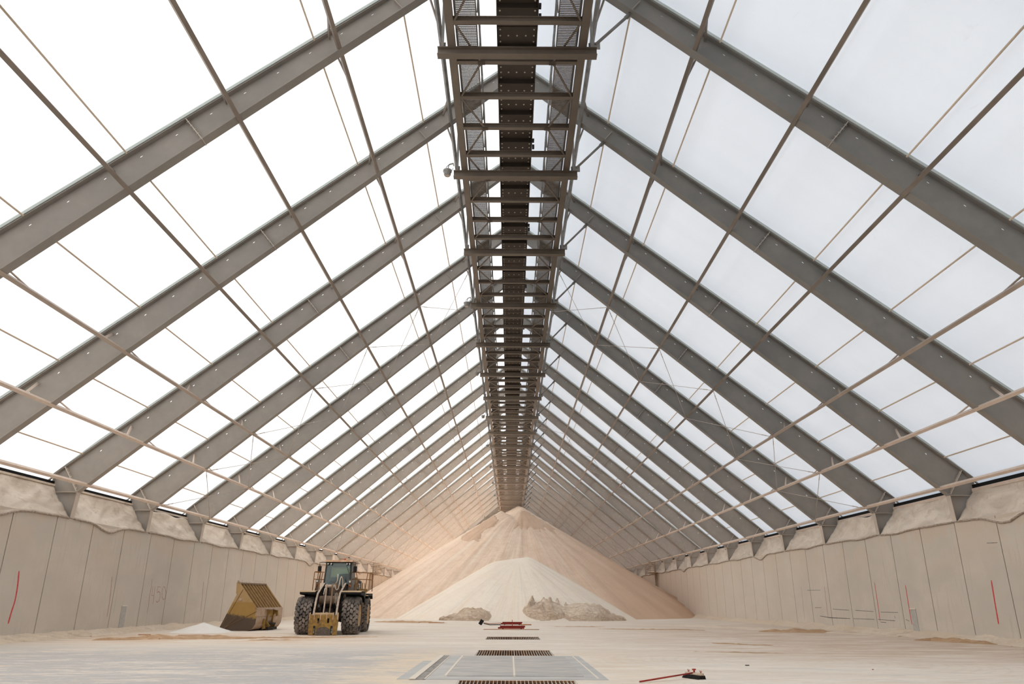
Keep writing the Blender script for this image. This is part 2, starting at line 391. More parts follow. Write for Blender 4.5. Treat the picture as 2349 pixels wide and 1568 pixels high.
quadz(gt, -2.20, -2.02, 17.2, 24.6, .014, mi=0); quadz(gt, -2.34, -2.20, 17.2, 24.6, .03, mi=1); quadz(gt, -2.62, -2.34, 17.3, 22.5, .008, mi=2)
tag(gt.build('gutter_strip', [M_gut, M_seam, M_plate2]), 'narrow dirty gutter with a pale edge along the left of the grey slab', 'gutter')

# ------------------------------------------------------------------ walls
WX = 20.5; WT = 3.42+H
def wall(side, off):
    s = -1 if side == 'left' else 1
    mb = MB(); js = []; y = off-3.02*14
    while y < Y_END: js.append(y); y += 3.02
    js = [j for j in js if j > -12]+[Y_END]
    g_ = .028
    for a, b in zip(js[:-1], js[1:]):
        x0, x1 = s*WX, s*(WX+.75)
        mb.box(min(x0,x1), max(x0,x1), a+g_, b-g_, -1.0, WT)
    mb.box(min(s*(WX+.05), s*(WX+.7)), max(s*(WX+.05), s*(WX+.7)), js[0], js[-1], -1.0, WT-.02, 1)
    o = mb.build('wall_'+side, [M_conc, M_joint], bevel=0); 
    tag(o, side+' wall of tall precast concrete panels', 'wall', kind='structure'); return o
wl = wall('left', 30.43); wr = wall('right', 31.60)
bw = MB(); bw.prism([(-21.6, 0-1), (21.6, -1), (21.6, 5.4+H), (0, outer(0)+.15), (-21.6, 5.4+H)], Y_END, Y_END+.1)
tag(bw.build('wall_back', mat('dusty_end_cladding', (.50, .38, .28), (.40, .30, .22), scale=.6)), 'dust-coated end wall beyond the stockpile', 'wall', kind='structure')

bw = MB(); bw.prism([(-21.6, -1), (21.6, -1), (21.6, 5.4+H), (0, outer(0)), (-21.6, 5.4+H)], -12.1, -12)
tag(bw.build('wall_front', M_fabric), 'white fabric end wall behind the camera', 'wall', kind='structure')

# paint on the walls
def stroke(name, s, pts, wid, M, parent, label=None, sub=True):   # pts: (y, z) on the wall face
    mb = MB(); x = s*(WX-.004); n = len(pts); P2 = [V((p[0], p[1])) for p in pts]; vs = []
    if n < 8 and n > 2:      # round the bends
        Q = []
        for i in range(n-1):
            p0, p1, p2, p3 = P2[max(i-1, 0)], P2[i], P2[i+1], P2[min(i+2, n-1)]
            for k in range(6):
                t = k/6; Q.append(.5*((2*p1)+(p2-p0)*t+(2*p0-5*p1+4*p2-p3)*t*t+(3*p1-p0-3*p2+p3)*t**3))
        if name == 'paint_mark': P2 = Q+[P2[-1]]; n = len(P2)
    for i in range(n):
        a_ = (P2[i]-P2[i-1]).normalized() if i else (P2[1]-P2[0]).normalized(); b_ = (P2[i+1]-P2[i]).normalized() if i < n-1 else a_
        t = (a_+b_); t = t.normalized() if t.length > 1e-3 else a_
        w_ = wid/2*(.55 if i in (0, n-1) else 1)*(1+.25*noise.noise(V((P2[i].x*3, P2[i].y*5, 1))))
        nn = V((-t.y, t.x))*w_
        for dx in (0, s*.003): vs += [(x+dx, P2[i].x+nn.x, P2[i].y+nn.y), (x+dx, P2[i].x-nn.x, P2[i].y-nn.y)]
    fs = [(0,1,3,2), (4*n-4,4*n-2,4*n-1,4*n-3)]
    for i in range(n-1):
        k = 4*i; fs += [(k,k+4,k+5,k+1),(k+2,k+3,k+7,k+6),(k,k+2,k+6,k+4),(k+1,k+5,k+7,k+3)]
    mb.add(vs, fs)
    o = mb.build(name, M, parent); 
    if label: o['label'] = label
    return o
import types
def uv(u, v, s):      # photo pixel -> (y, z) on a side wall, used once to place the paint
    d = rt*((u-1174.5)/1665.74) - up*((v-784)/1665.74) + fw
    k = (s*WX+.1736)/d.x
    return (d.y*k, 1.75+d.z*k)
def us(pts, s): return [uv(u, v, s) for u, v in pts]
stroke('paint_mark', -1, us([(43.5,1309),(40,1345),(34,1378),(27,1400),(18.5,1430)], -1), .085, M_redpaint, wl, 'bright red sprayed stroke')
stroke('paint_mark', -1, us([(257,1322),(253,1365),(245.5,1414)], -1), .05, M_redfaint, wl, 'faded red sprayed stroke')
stroke('paint_mark', -1, us([(467,1333),(464,1368),(460,1402)], -1), .05, M_redfaint, wl, 'faded red sprayed stroke')
z4 = lambda a: [(330+x/14.257, 1310+y/14.257) for x, y in a]
for d_ in ([(277,235),(235,560),(190,770),(150,1120),(98,1380)], [(295,470),(258,785),(335,795)], [(365,480),(330,800),(295,1080)], [(550,515),(450,495),(432,700),(480,650),(530,700),(530,850),(490,960),(430,1010),(395,960)], [(645,480),(595,620),(592,830),(640,930),(690,880),(722,700),(690,530),(645,480)]):
    stroke('spray_numeral', -1, us(z4(d_), -1), .045, M_redfaint, wl, 'faint red hand-sprayed digit stroke of 1450')
stroke('paint_mark', 1, us([(2274,1330),(2283,1385),(2291,1431)], 1), .085, M_redpaint, wr, 'bright red sprayed stroke')
stroke('paint_mark', 1, us([(2077,1341),(2084,1385),(2092,1432)], 1), .06, M_redpaint, wr, 'bright red sprayed stroke')
stroke('paint_mark', 1, us([(2006,1335),(2013,1380),(2019,1424)], 1), .055, M_redpaint, wr, 'bright red sprayed stroke')
stroke('paint_mark', 1, us([(1891,1345),(1896,1385),(1900,1418)], 1), .04, M_redfaint, wr, 'faded red sprayed stroke')
stroke('paint_mark', 1, us([(1838,1345),(1846,1420)], 1), .04, M_redfaint, wr, 'faded red sprayed stroke')
for a in ([(1910,1396),(1948,1399)], [(1962,1399),(2004,1402)], [(2020,1403),(2060,1404)], [(1881,1412),(1904,1416),(1950,1418)], [(1958,1418),(2006,1420)], [(2014,1420),(2053,1423)], [(1852,1353),(1882,1353)], [(1870,1393),(1884,1393)], [(2020,1426),(2033,1427)], [(2052,1412),(2054,1417)], [(2078,1420),(2086,1424)], [(2264,1245),(2288,1244)]):
    stroke('scratch_mark', 1, us(a, 1), .045, M_scratch, wr)
for u0, v0, u1, v1, s, lb in ((287,1390,273,1446,-1,'narrow grey patch plate at the foot of the left wall'), (2096,1397,2104,1458,1,'narrow grey patch plate at the foot of the right wall near a red stroke')):
    (y0, z0), (y1, z1) = uv(u0, v0, s), uv(u1, v1, s); yc = (y0+y1)/2; mb = MB()
    x = s*(WX-.02); mb.box(min(x, s*WX), max(x, s*WX), yc-.26, yc+.26, z1, z0)
    mb.box(min(s*(WX-.05), s*WX), max(s*(WX-.05), s*WX), yc-.28, yc+.28, z0, z0+.05, 1)
    tag(mb.build('patch_plate', [M_conc2, M_seam]), lb, 'patch')

# ------------------------------------------------------------------ roof membrane, dark eave gap
rm = MB()
for s in (-1, 1):
    n = 60
    def fn(u, v, s=s):
        y = -12+(Y_END+12)*u; x = 21.95*v
        ph = ((y-Z0)/S) % 1
        return (s*x, y, outer(x)+.17-max(0, x-19.7)*.07+.02*math.sin(ph*math.pi)*(1 if v > 0 else 0))
    rm.grid(fn, 220, 10)
ce = rm.build('ceiling', M_fabric, fixn=False)
tag(ce, 'taut white translucent fabric roof over the whole hall', 'roof', kind='structure')
for s, nm in ((-1, 'left'), (1, 'right')):
    mb = MB(); a, b = s*21.95, s*22.05
    mb.box(min(a,b), max(a,b), -12, Y_END, WT-.3, 5.20+H)  # added panel that keeps light from leaking in
    a, b = s*21.62, s*21.95; mb.box(min(a,b), max(a,b), -12, Y_END, 4.98+H, 5.04+H); 
    a, b = s*21.60, s*21.66; mb.box(min(a,b), max(a,b), -12, Y_END, 4.86+H, 5.13+H)  # black band painted where the eave gap lies in the dark
    tag(mb.build('trim_%d' % (1 if s < 0 else 2), M_dark), 'black strip standing in for the dark gap under the %s eave' % nm, 'trim', kind='structure')

# ------------------------------------------------------------------ roof frames
def build_frame():
    root = empty('roof_frame', (0, 0, 0)); fw_ = .34
    for s in (-1, 1):
        P = lambda x, z, y=0: (s*x, y, z)
        mb = MB()
        # web in slotted bands
        xs_ = [0.0]; 
        hs = [1.0+ i*.985 for i in range(22)]
        N = []
        for h in hs:
            if h > 20.6: break
            N += [(h-.035, h+.035)]
        def wp(x, f): # f=0 bottom, 1 top
            zb = soff(x) if x <= KN[0] else KN[1]+(x-KN[0])*0
            zt = outer(x); return zb+(zt-zb)*f
        fa, fb_ = .76, .79
        def cell(xa, xb, f0, f1):
            vs = []
            for y in (-.008, .008): vs += [P(xa, wp(xa, f0), y), P(xb, wp(xb, f0), y), P(xb, wp(xb, f1), y), P(xa, wp(xa, f1), y)]
            mb.add(vs, [(0,1,2,3),(7,6,5,4),(0,4,5,1),(1,5,6,2),(2,6,7,3),(3,7,4,0)])
        cell(0, 20.4, 0, fa); cell(0, 20.4, fb_, 1); prev = 0
        for a, b in N: cell(prev, a, fa, fb_); prev = b
        cell(prev, 20.4, fa, fb_)
        mb.prism([P(x, z)[::2] for x, z in ((20.4, KN[1]), (21.6, KN[1]), (21.6, outer(21.6)), (20.4, outer(20.4)))], -.008, .008)
        # flanges
        mb.bar(P(0, soff(0)), P(KN[0], KN[1]), fw_, .03, (0,0,1), oh=.0)
        mb.bar(P(0, outer(0)), P(21.75, outer(21.75)), fw_, .035, (0,0,1))
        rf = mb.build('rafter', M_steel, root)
        kd = MB(); kd.bar(P(0, outer(0)+.10), P(21.7, outer(21.7)+.10), .40, .10, (0,0,1)); kd.build('keder_rail', M_keder, rf)
        st = MB()   # splice plates and stiffeners
        for xc in (10.25,):
            a = V(P(xc+.32, soff(xc+.32)-.0)); b = V(P(xc-.38, outer(xc-.38)))
            a = V(P(9.93, 13.51+H)); b = V(P(10.62, 14.36+H))
            a = V(P(9.93, soff(9.93)-.06)); b = V(P(10.58, outer(10.58)))
            st.bar(a, b, .03, fw_, (0,1,0))
            for q in range(5):
                for yy in (-.11, .11):
                    c = a.lerp(b, .12+.19*q); dr = V((s*.78, 0, -.62)); st.tube([c+V((0,yy,0))-dr*.05, c+V((0,yy,0))+dr*.05], .022, 6)
        st.build('splice_plate', M_plt, rf)
        s2 = MB(); s2.bar(P(3.88, soff(3.88)), P(4.22, soff(3.88)+.42), .02, .22, (0,1,0)); s2.build('stiffener', M_plt, rf)
        co = MB()
        foot = 20.47; fo = 21.25
        co.prism([P(x, z)[::2] for x, z in (KN, (21.6, KN[1]), (fo, WT), (foot, WT))], -.008, .008)
        co.bar(P(foot, WT+.0), P(*KN), fw_, .03, (1,0,0)); co.bar(P(fo, WT), P(21.62, KN[1]), fw_, .03, (1,0,0)); co.bar(P(21.62, KN[1]), P(21.62, outer(21.62)), fw_, .03, (1,0,0))
        kp = MB(); kp.bar(P(KN[0], KN[1]+.0), P(21.6, KN[1]), fw_, .025, (0,0,1)); kp.bar(P(foot-.01, WT+.0), P(KN[0]-.01, KN[1]), fw_, .012, (1,0,0)); co.bar(P(foot-.03, WT+.012), P(fo+.05, WT+.012), fw_+.05, .024, (0,0,1))
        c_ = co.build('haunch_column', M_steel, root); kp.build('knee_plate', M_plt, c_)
        hp = MB(); a, b = V(P(20.42, KN[1]+.04)), V(P(21.17, outer(21.17)-.02)); hp.bar(a, b, .035, fw_, (0,1,0))
        for q in range(6):
            for yy in (-.11, .11):
                c = a.lerp(b, .1+.16*q); dr = V((s*.75, 0, -.66)); hp.tube([c+V((0,yy,0))-dr*.06, c+V((0,yy,0))+dr*.06], .024, 6)
        hp.build('haunch_plate', M_plt, c_)
        el = MB(); el.bar(P(21.2, outer(21.2)+.02), P(21.95, outer(21.95)-.02), .10, .05, (0,0,1)); el.build('eave_bracket', M_plt, c_)
    return root
fr0 = build_frame()
for k in range(0, NF+1):
    fr = fr0 if k == 0 else copy_tree(fr0)
    fr.location = (0, FY(k), 0)
    lb = 'grey-brown steel roof frame just above the photo, nearest to the camera' if k == 0 else 'grey-brown tapered steel roof frame, %s one in view counted from the camera' % ORD[k]
    if k == 1: lb = 'nearest grey-brown steel roof frame in view, cutting through the top corners'
    tag(fr, lb, 'roof frame', 'steel roof frames of the hall')

# ------------------------------------------------------------------ longitudinal struts with fly braces
LN = ['beside gantry', 'first below gantry', 'second below gantry', 'third below gantry', 'fourth below gantry', 'fifth below gantry', 'just above wall']
def FR(k): return 'first frame and the camera' if k == 0 else 'frames %s and %s' % (ORD[k], ORD[k+1])
for s in (-1, 1):
    for j in range(7):
        x, z = SX[j], SZ[j]; proto = None
        root = empty('roof_strut', (s*x, 0, z)); a = .055
        nx, nz = .645*1, .764       # outward normal of the slope
        b0 = MB(); L = S; wdt = .13
        b0.bar((s*nx*.06, .0, nz*.06), (s*nx*.06, L, nz*.06), wdt, wdt, (s*nx, 0, nz))
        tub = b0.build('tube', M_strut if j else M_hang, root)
        depth = (outer(x)-soff(x))*.76 if j else .75
        if j == 6: depth = 0
        if depth:
            for e in (0, 1):
                yb = 1.55 if e == 0 else L-1.55; ye = .02 if e == 0 else L-.02
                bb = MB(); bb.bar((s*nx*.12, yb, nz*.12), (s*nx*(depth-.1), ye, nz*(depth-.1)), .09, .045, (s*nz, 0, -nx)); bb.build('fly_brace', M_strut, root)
                # tabs
        for k in range(0, NF):
            o = root if k == 0 else copy_tree(root)
            o.location = (s*x, FY(k), z)
            tag(o, 'beige strut, %s, %s roof slope, between %s' % (LN[j], 'left' if s < 0 else 'right', FR(k)), 'strut', 'longitudinal struts, line %s %s' % (ORD[j+1], 'left' if s < 0 else 'right'))
# thin purlin pipes under the fabric
for s in (-1, 1):
    for j, x in enumerate((4.06, 6.77, 9.50, 12.22, 14.95, 17.70, 20.46)):
        mb = MB(); mb.tube([(s*x, FY(0), outer(x)+.02), (s*x, FY(NF), outer(x)+.02)], .032, 6)
        tag(mb.build('purlin_pipe', M_purl), 'thin tan pipe against the %s roof fabric, %s one down from the ridge' % ('left' if s < 0 else 'right', ORD[j+1]), 'pipe', 'thin pipes under the fabric')
# cross rods in braced bays
for k in (4, 9, 14, 19):
    for s in (-1, 1):
        for j in range(6):
            for d_ in (0, 1):
                p0 = V((s*SX[j], FY(k)+.15, SZ[j]-.02)); p1 = V((s*SX[j+1], FY(k+1)-.15, SZ[j+1]-.02))
                if d_: p0.y, p1.y = FY(k+1)-.15, FY(k)+.15
                if p0.y > p1.y: p0, p1 = p1, p0
                rr = MB(); rr.tube([(0,0,0), p1-p0], .016, 6); r = empty('brace_rod', p0); rr.build('rod', M_rod, r)
                tb = MB(); dd = (p1-p0).normalized(); tb.tube([dd*.5, dd*.62, dd*.64, dd*.86, dd*.88, dd*1.0], [.016,.03,.022,.022,.03,.016], 8); tb.build('turnbuckle', M_rod, r)
                tag(r, 'brace rod, %s slope, frames %s to %s, %s panel down, %s end nearer camera' % ('left' if s < 0 else 'right', ORD[k], ORD[k+1], ORD[j+1], 'lower' if d_ else 'upper'), 'brace rod', 'cross bracing between frames %s and %s' % (ORD[k], ORD[k+1]))

# ------------------------------------------------------------------ gantry
BZ = 17.33+H            # top of support beams is the gantry floor line
def ibeam(mb, a, b, wf, h, tf=.02, tw=.014, upv=(0,0,1)):
    a, b = V(a), V(b); u = V(upv); mb.bar(a+u*(h/2-tf/2), b+u*(h/2-tf/2), wf, tf, upv); mb.bar(a-u*(h/2-tf/2), b-u*(h/2-tf/2), wf, tf, upv); mb.bar(a, b, tw, h-2*tf, upv)
sb = empty('support_beam', (0,0,0))
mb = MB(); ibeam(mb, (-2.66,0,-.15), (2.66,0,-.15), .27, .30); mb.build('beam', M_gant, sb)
for s in (-1, 1):
    hg = MB(); hg.bar((s*2.50,-.04,-.02), (s*2.50,-.04,soff(2.5)-BZ+.1), .09, .012, (0,1,0)); hg.bar((s*2.545,0,-.02), (s*2.545,0,soff(2.5)-BZ+.1), .012, .09, (0,1,0)); hg.build('hanger', M_hang, sb)
    gp = MB(); gp.box(s*2.50-.1, s*2.50+.1, .03, .045, .0, .30); gp.build('gusset_plate', M_gant, sb)
kb = MB(); kb.tube([(2.62,0,.2), (3.84, 0, soff(3.84)-BZ-.12)], .055, 8); kb.box(2.5, 2.78, -.012, .012, .02, .30); kb.bar((3.7,0,soff(3.84)-BZ-.28), (3.9,0,soff(3.9)-BZ), .16, .02, (0,1,0)); kb.build('knee_brace', M_hang, sb)
for k in range(1, NF):
    o = sb if k == 1 else copy_tree(sb)
    o.location = (0, FY(k), BZ)
    tag(o, 'dark steel cross beam carrying the gantry at roof frame %s counted from the camera' % ORD[k], 'beam', 'gantry support beams')
gs = empty('gantry_section', (0,0,0)); Lg = S
for s in (-1, 1):
    ch = MB(); ch.box(min(s*2.06,s*2.32), max(s*2.06,s*2.32), 0, Lg, .01, .24); ch.box(min(s*2.0,s*2.03), max(s*2.0,s*2.03), 0, Lg, .24, .62)
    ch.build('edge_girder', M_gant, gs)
    gm = MB(); x0, x1 = 1.36, 1.98
    for q in range(25): x = x0+(x1-x0)*q/24; gm.box(min(s*x, s*(x+.011)), max(s*x, s*(x+.011)), 0, Lg, .52, .555)
    for q in range(100): y = Lg*q/100; gm.box(min(s*x0,s*x1), max(s*x0,s*x1), y, y+.026, .535, .55)
    gm.box(min(s*1.33,s*1.36), max(s*1.33,s*1.36), 0, Lg, .46, .60)
    gm.build('walkway_grating', M_grate, gs)
    hr = MB()
    for zz in (1.05, 1.55): hr.tube([(s*1.30, 0, zz), (s*1.30, Lg, zz)], .022, 6)
    for q in range(4): y = .7+q*Lg/4; hr.tube([(s*1.30, y, .45), (s*1.30, y, 1.55)], .022, 6)
    hr.build('handrail', M_galv, gs)
me_cb = None
for q in range(4):
    y = .70+q*Lg/4; cb = MB(); ibeam(cb, (-2.06, 0, .13), (2.06, 0, .13), .17, .20, .018, .012)
    if me_cb is None: me_cb = cb.mesh('cross_beam', M_gant)
    link('cross_beam', me_cb, gs, (0, y, 0))
    for s in (-1, 1):
        d_ = MB(); ya, yb = (y, y+Lg/4)
        if q % 2 == 0: d_.bar((s*1.22, ya, .06), (s*2.05, yb, .06), .06, .04)
        else: d_.bar((s*2.05, ya, .06), (s*1.22, yb, .06), .06, .04)
        d_.box(min(s*1.1, s*1.34), max(s*1.1, s*1.34), (ya if q % 2 == 0 else yb)-.09, (ya if q % 2 == 0 else yb)+.09, .02, .035)
        d_.build('diagonal_brace', M_gant, gs)
bo = MB(); bo.lathe([(-.022,.0001),(-.022,.026),(.01,.036)], (0,0,0), 'z', 8); me_bolt = bo.mesh('bolt', M_bolt)
tr = empty('conveyor_trough', (0,0,0)); np_ = 8
for q in range(np_):
    y0, y1 = Lg*q/np_, Lg*(q+1)/np_
    pm = MB(); ww = .69; zt = 1.0
    zl = .92 if q % 2 else 1.0
    pm.add([(-ww,y0+.01,zl-.05),(ww,y0+.01,zl-.05),(ww,y1,zl+.05),(-ww,y1,zl+.05),(-ww,y0+.01,zl+.3),(ww,y0+.01,zl+.3),(ww,y1,zl+.3),(-ww,y1,zl+.3)], [(0,3,2,1),(4,5,6,7),(0,1,5,4),(1,2,6,5),(2,3,7,6),(3,0,4,7)])
    for s in (-1, 1): pm.box(s*(ww-.01)-.015, s*(ww-.01)+.015, y0, y1, zl-.10, zl+.32)
    pn = pm.build('trough_pan', M_trough, tr)
    for bx, fy in [(-.58,.15),(.58,.15),(-.58,.5),(.58,.5),(-.58,.85),(.58,.85),(-.30,.5),(0,.5),(.30,.5)]:
        link('bolt', me_bolt, pn, (bx, y0+(y1-y0)*fy, zl-.05+.1*fy))
jb = MB(); jb.box(.71, .80, Lg-.5, Lg-.36, .9, 1.05); jb.build('latch_box', M_black, tr)
jb = MB(); jb.box(.70,.78, Lg-1.0, Lg-.8, .92, 1.0); jb.build('latch_box', M_black, tr)
for k in range(0, NF-1):
    o = gs if k == 0 else copy_tree(gs)
    p = tr if k == 0 else copy_tree(tr)
    if k == 9:     # from here on the bolts are smaller than a pixel
        for pn in p.children:
            for b_ in list(pn.children): bpy.data.objects.remove(b_, do_unlink=True)
        tr = p
    o.location = (0, FY(k), BZ); p.location = (0, FY(k), BZ)
    w_ = 'between '+FR(k)
    tag(o, 'dark walkway gantry section under the ridge, '+w_, 'gantry', 'gantry sections under the ridge')
    tag(p, 'dark bolted conveyor trough section over the gantry, '+w_, 'conveyor', 'conveyor trough sections')
# flood lights at every second beam
fl0 = empty('floodlight', (0,0,0))
q = MB(); q.lathe([(-.20,.001),(-.20,.12),(-.14,.15),(-.02,.155),(.0,.19),(.07,.19),(.07,.165)], (0,0,0), 'z', 20); q.build('housing', M_galv, fl0)
q = MB(); q.lathe([(-.205,.001),(-.205,.13)], (0,0,.265), 'z', 20); q = MB(); q.lathe([(-.0,.001),(-.0,.165)], (0,0,-.205+.0), 'z', 20); 
ln = MB(); ln.lathe([(-.206,.0001),(-.206,.115)], (0,0,0), 'z', 20); ln.build('lens', M_lens, fl0)
q = MB(); q.bar((0,.0,.07), (.06,0,.36), .05, .03); q.bar((.06,0,.36), (.24,0,.42), .05, .04); q.bar((.24,0,.42),(.26,0,.3),.05,.05); q.tube([(-.04,-.03,.07),(-.06,-.03,.2),(.05,-.03,.33)], .016, 6); q.build('bracket', M_galv, fl0)
q = MB(); q.tube([(.02,0,.07),(.2,.02,.10),(.24,.02,.20)], .012, 6); q.build('cable', M_black, fl0)
for i, k in enumerate((2, 4, 6, 8, 10, 12, 14, 16)):
    o = fl0 if i == 0 else copy_tree(fl0)
    o.location = (-2.93, FY(k)-.02, BZ-.02)
    tag(o, 'round grey floodlight at the left end of the gantry beam, roof frame %s' % ORD[k], 'light', 'floodlights along the gantry')

# ------------------------------------------------------------------ dust curtains between the frames
def curtain(k, s, style, seed):
    y0, y1 = FY(k)+.2, FY(k+1)-.2; L = y1-y0
    root = empty('dust_curtain', (s*20.9, (y0+y1)/2, WT)); ox, oy, oz = root.location
    rng = random.Random(seed)
    sag = rng.uniform(.12, .3); c1 = rng.uniform(.2, .8); c2 = rng.uniform(.2, .8)
    zr = 4.93+H
    def fn(u, v):
        y = y0+L*u; edge = min(u, 1-u)*L
        zb = WT+.06-.10*math.exp(-((u-c1)/.16)**2)*(1.6 if style == 'pouch' else .5)+.03*fbm(u*5, seed)
        tx, tz = 21.52, zr
        if style == 'slack' : tz -= .35*math.sin(math.pi*u)**2*(.6+.4*math.sin(u*9+seed)); tx -= .25*math.sin(math.pi*u)
        if style == 'torn' and u < .55: tz = zr-(.55-u)*2.3
        bx, bz = 20.50, zb
        x = tx+(bx-tx)*v; z = tz+(bz-tz)*v
        x += .24*sag*4*math.sin(math.pi*v)*(.4+.6*math.sin(math.pi*u))*.35; z -= sag*math.sin(math.pi*v)*.8*math.sin(math.pi*u)**.5
        r = .09*fbm(u*8+v*4, v*1.2-u*2, seed, 5)*math.sin(math.pi*min(v+.05,1))+.028*math.sin((u*22+v*7)+3*fbm(u*2, v*2, seed))*math.sin(math.pi*v)
        x -= r*.8; z += r*.6
        if style == 'pouch': 
            bul = math.exp(-((v-.86)/.12)**2)*math.exp(-((u-c1)/.2)**2); x -= .10*bul; z -= .22*bul
            x -= .03*math.sin(u*120)*bul
        x = min(max(x, 20.36), 21.6)
        return (s*x-ox, y-oy, z-oz)
    mb = MB(); mb.grid(fn, 70, 18); cl = mb.build('cloth', M_curt, root)
    so = cl.modifiers.new('thick', 'SOLIDIFY'); so.thickness = .008
    hm = MB(); pts = []
    for i in range(61):
        u = i/60; p = V(fn(u, 1)); drop = .09*math.exp(-((u-c1)/.15)**2)*(1.5 if style == 'pouch' else .4)
        p.x = s*(WX-.045)-ox; p.z += -.06-drop+.018*fbm(u*30, seed, 2); p.x -= s*.015*abs(fbm(u*20, seed, 5)); pts.append(p)
    hm.tube(pts, [.038+.012*abs(fbm(i*.9, seed)) for i in range(61)], 7); hm.build('rolled_hem', M_hem, root)
    # short flap tucking the cloth over the wall edge
    fp = MB(); fp.grid(lambda u, v: tuple(V(fn(u, 1)).lerp(pts[min(int(u*60), 60)], v)), 60, 3); fp.build('cloth_edge', M_curt, root)
    return root
styles = {}
for s in (-1, 1):
    nm = 'left' if s < 0 else 'right'
    for k in range(1, NF):
        if k == 1: pass
        st = ['pouch','plain','slack','plain'][(k*3+(0 if s < 0 else 2)) % 4]
        if s < 0 and k in (2, 3): st = 'pouch'
        if s < 0 and k == 4: st = 'slack'
        if (s < 0 and k == 6) or (s > 0 and k == 7): st = 'torn'
        o = curtain(k, s, st, k*3+(1 if s < 0 else 50))
        ds = {'pouch':'dusty cloth curtain bulging over its hem', 'plain':'dusty cloth curtain stretched tight', 'slack':'dusty cloth curtain hanging slack', 'torn':'torn cloth curtain, white panel behind'}[st]
        tag(o, '%s, above %s wall, between frames %s and %s' % (ds, nm, ORD[k], ORD[k+1]), 'curtain', 'dust curtains above the %s wall' % nm)
        if st == 'torn':
            mb = MB(); a, b = s*21.70, s*21.74; mb.box(min(a,b), max(a,b), FY(k)+.3, FY(k+1)-.3, WT+.02, 4.9+H)
            tag(mb.build('white_panel', M_whitepan), 'white panel showing behind the torn curtain above the %s wall' % nm, 'panel')
    # curtain rail
    rl = empty('curtain_rail', (0,0,0))
    mb = MB(); a, b = s*21.44, s*21.56; mb.box(min(a,b), max(a,b), .18, S-.18, 4.78+H if s > 0 else 4.88+H, 4.93+H+(0 if s > 0 else .04)); mb.build('rail', M_strut if s > 0 else M_curt, rl)
    for k in range(1, NF):
        o = rl if k == 1 else copy_tree(rl)
        o.location = (0, FY(k), 0); tag(o, 'rail above the %s wall dust curtain, between frames %s and %s' % (nm, ORD[k], ORD[k+1]), 'rail', 'curtain rails above the %s wall' % nm)

# ------------------------------------------------------------------ stockpiles
def big_h(x, y):
    xa, ya, h0, sl = 1.35, 95.0, 12.75, .605
    dx = x-xa
    if y < ya:
        r = math.hypot(dx, y-ya); h = h0-sl*r; ang = math.atan2(dx, ya-y)
    else:
        h = h0+.12*(y-ya)-.56*abs(dx); r = abs(dx); ang = math.copysign(math.pi/2, dx)
        r2 = math.hypot(dx, 0); 
    # crest: flattened with a second hump on the left
    hum = 12.35-.62*math.hypot(x+1.3, y-93.5)
    if hum > h: h = h+(hum-h)*.9
    r = math.hypot(dx, min(y-ya, 0))
    a = ang*9
    h += .22*noise.noise(V((a, r*.05, 2.1)))*min(r/4, 1)+.11*noise.noise(V((a*3.1, r*.10, 7)))*min(r/5, 1)+.05*noise.noise(V((a*7, r*.10, 4)))*min(r/6, 1)+.05*fbm(x*.5, y*.5, 3)+.02*fbm(x*2.2, y*2.2, 9, 2)
    if h > 11.6: h += .25*fbm(x*.8, y*.8, 5)*min((h-11.6)/1, 1)
    return h
mb = MB()
def hf(fn, x0, x1, y0, y1, st, low=-.35):
    nx_ = int((x1-x0)/st); ny_ = int((y1-y0)/st)
    mb = MB()
    mb.grid(lambda u, v: (x0+(x1-x0)*u, y0+(y1-y0)*v, max(fn(x0+(x1-x0)*u, y0+(y1-y0)*v), flz(y0+(y1-y0)*v)+low)), nx_, ny_, keep=lambda q: any(p[2] > flz(p[1])+low+.001 for p in q))
    return mb
o = hf(big_h, -20.5, 20.5, 70, 165, .32).build('salt_stockpile', M_tan, fixn=False)
tag(o, 'huge tan salt stockpile filling the far end below the gantry', 'stockpile')
# darker slide patches near the crest are their own slumped layers
def patch_layer(poly_fn, name, label, M, th=.10, rngs=(-6, 8, 78, 96), st=.16):
    x0, x1, y0, y1 = rngs; nx_ = int((x1-x0)/st); ny_ = int((y1-y0)/st); mb = MB()
    def f(u, v):
        x = x0+(x1-x0)*u; y = y0+(y1-y0)*v; k = poly_fn(x, y)
        return (x, y, big_h(x, y)+(min(max(k, -1), 1)*th if k > 0 else -.15))
    mb.grid(f, nx_, ny_, keep=lambda q: any(poly_fn(p[0], p[1]) > 0 for p in q))
    o = mb.build(name, M, fixn=False); tag(o, label, 'salt'); return o
def p1(x, y):   # right slide under the crest
    r = math.hypot(x-1.35, y-95); a = math.atan2(x-1.35, 95-y)
    tip = 5.2+1.6*noise.noise(V((a*7, 3, 1)))+.8*noise.noise(V((a*17, 5, 1)))
    c = min(r-.7, tip-r, (a+.22)*r*.8, (.95-a)*r*.8); return c*2
def p2(x, y):
    r = math.hypot(x-1.35, y-95); a = math.atan2(x-1.35, 95-y)
    c = min(r-4.2+.8*noise.noise(V((x, y, 4))), 9.6-r+.8*noise.noise(V((x*.8, y*.8, 2))), (-.62+.09*noise.noise(V((r*.6, 0, 3)))-a)*r*.7, (a+1.02)*r*.7); return c*2
M_slide = sand_mat('brown_slid_salt', (.76, .54, .385), (.68, .465, .32), (.86, .66, .50))
patch_layer(p1, 'salt_slide', 'darker brown slide of salt just right below the stockpile crest', M_slide)
patch_layer(p2, 'salt_slide', 'darker brown slide of salt on the left shoulder of the stockpile', M_slide)
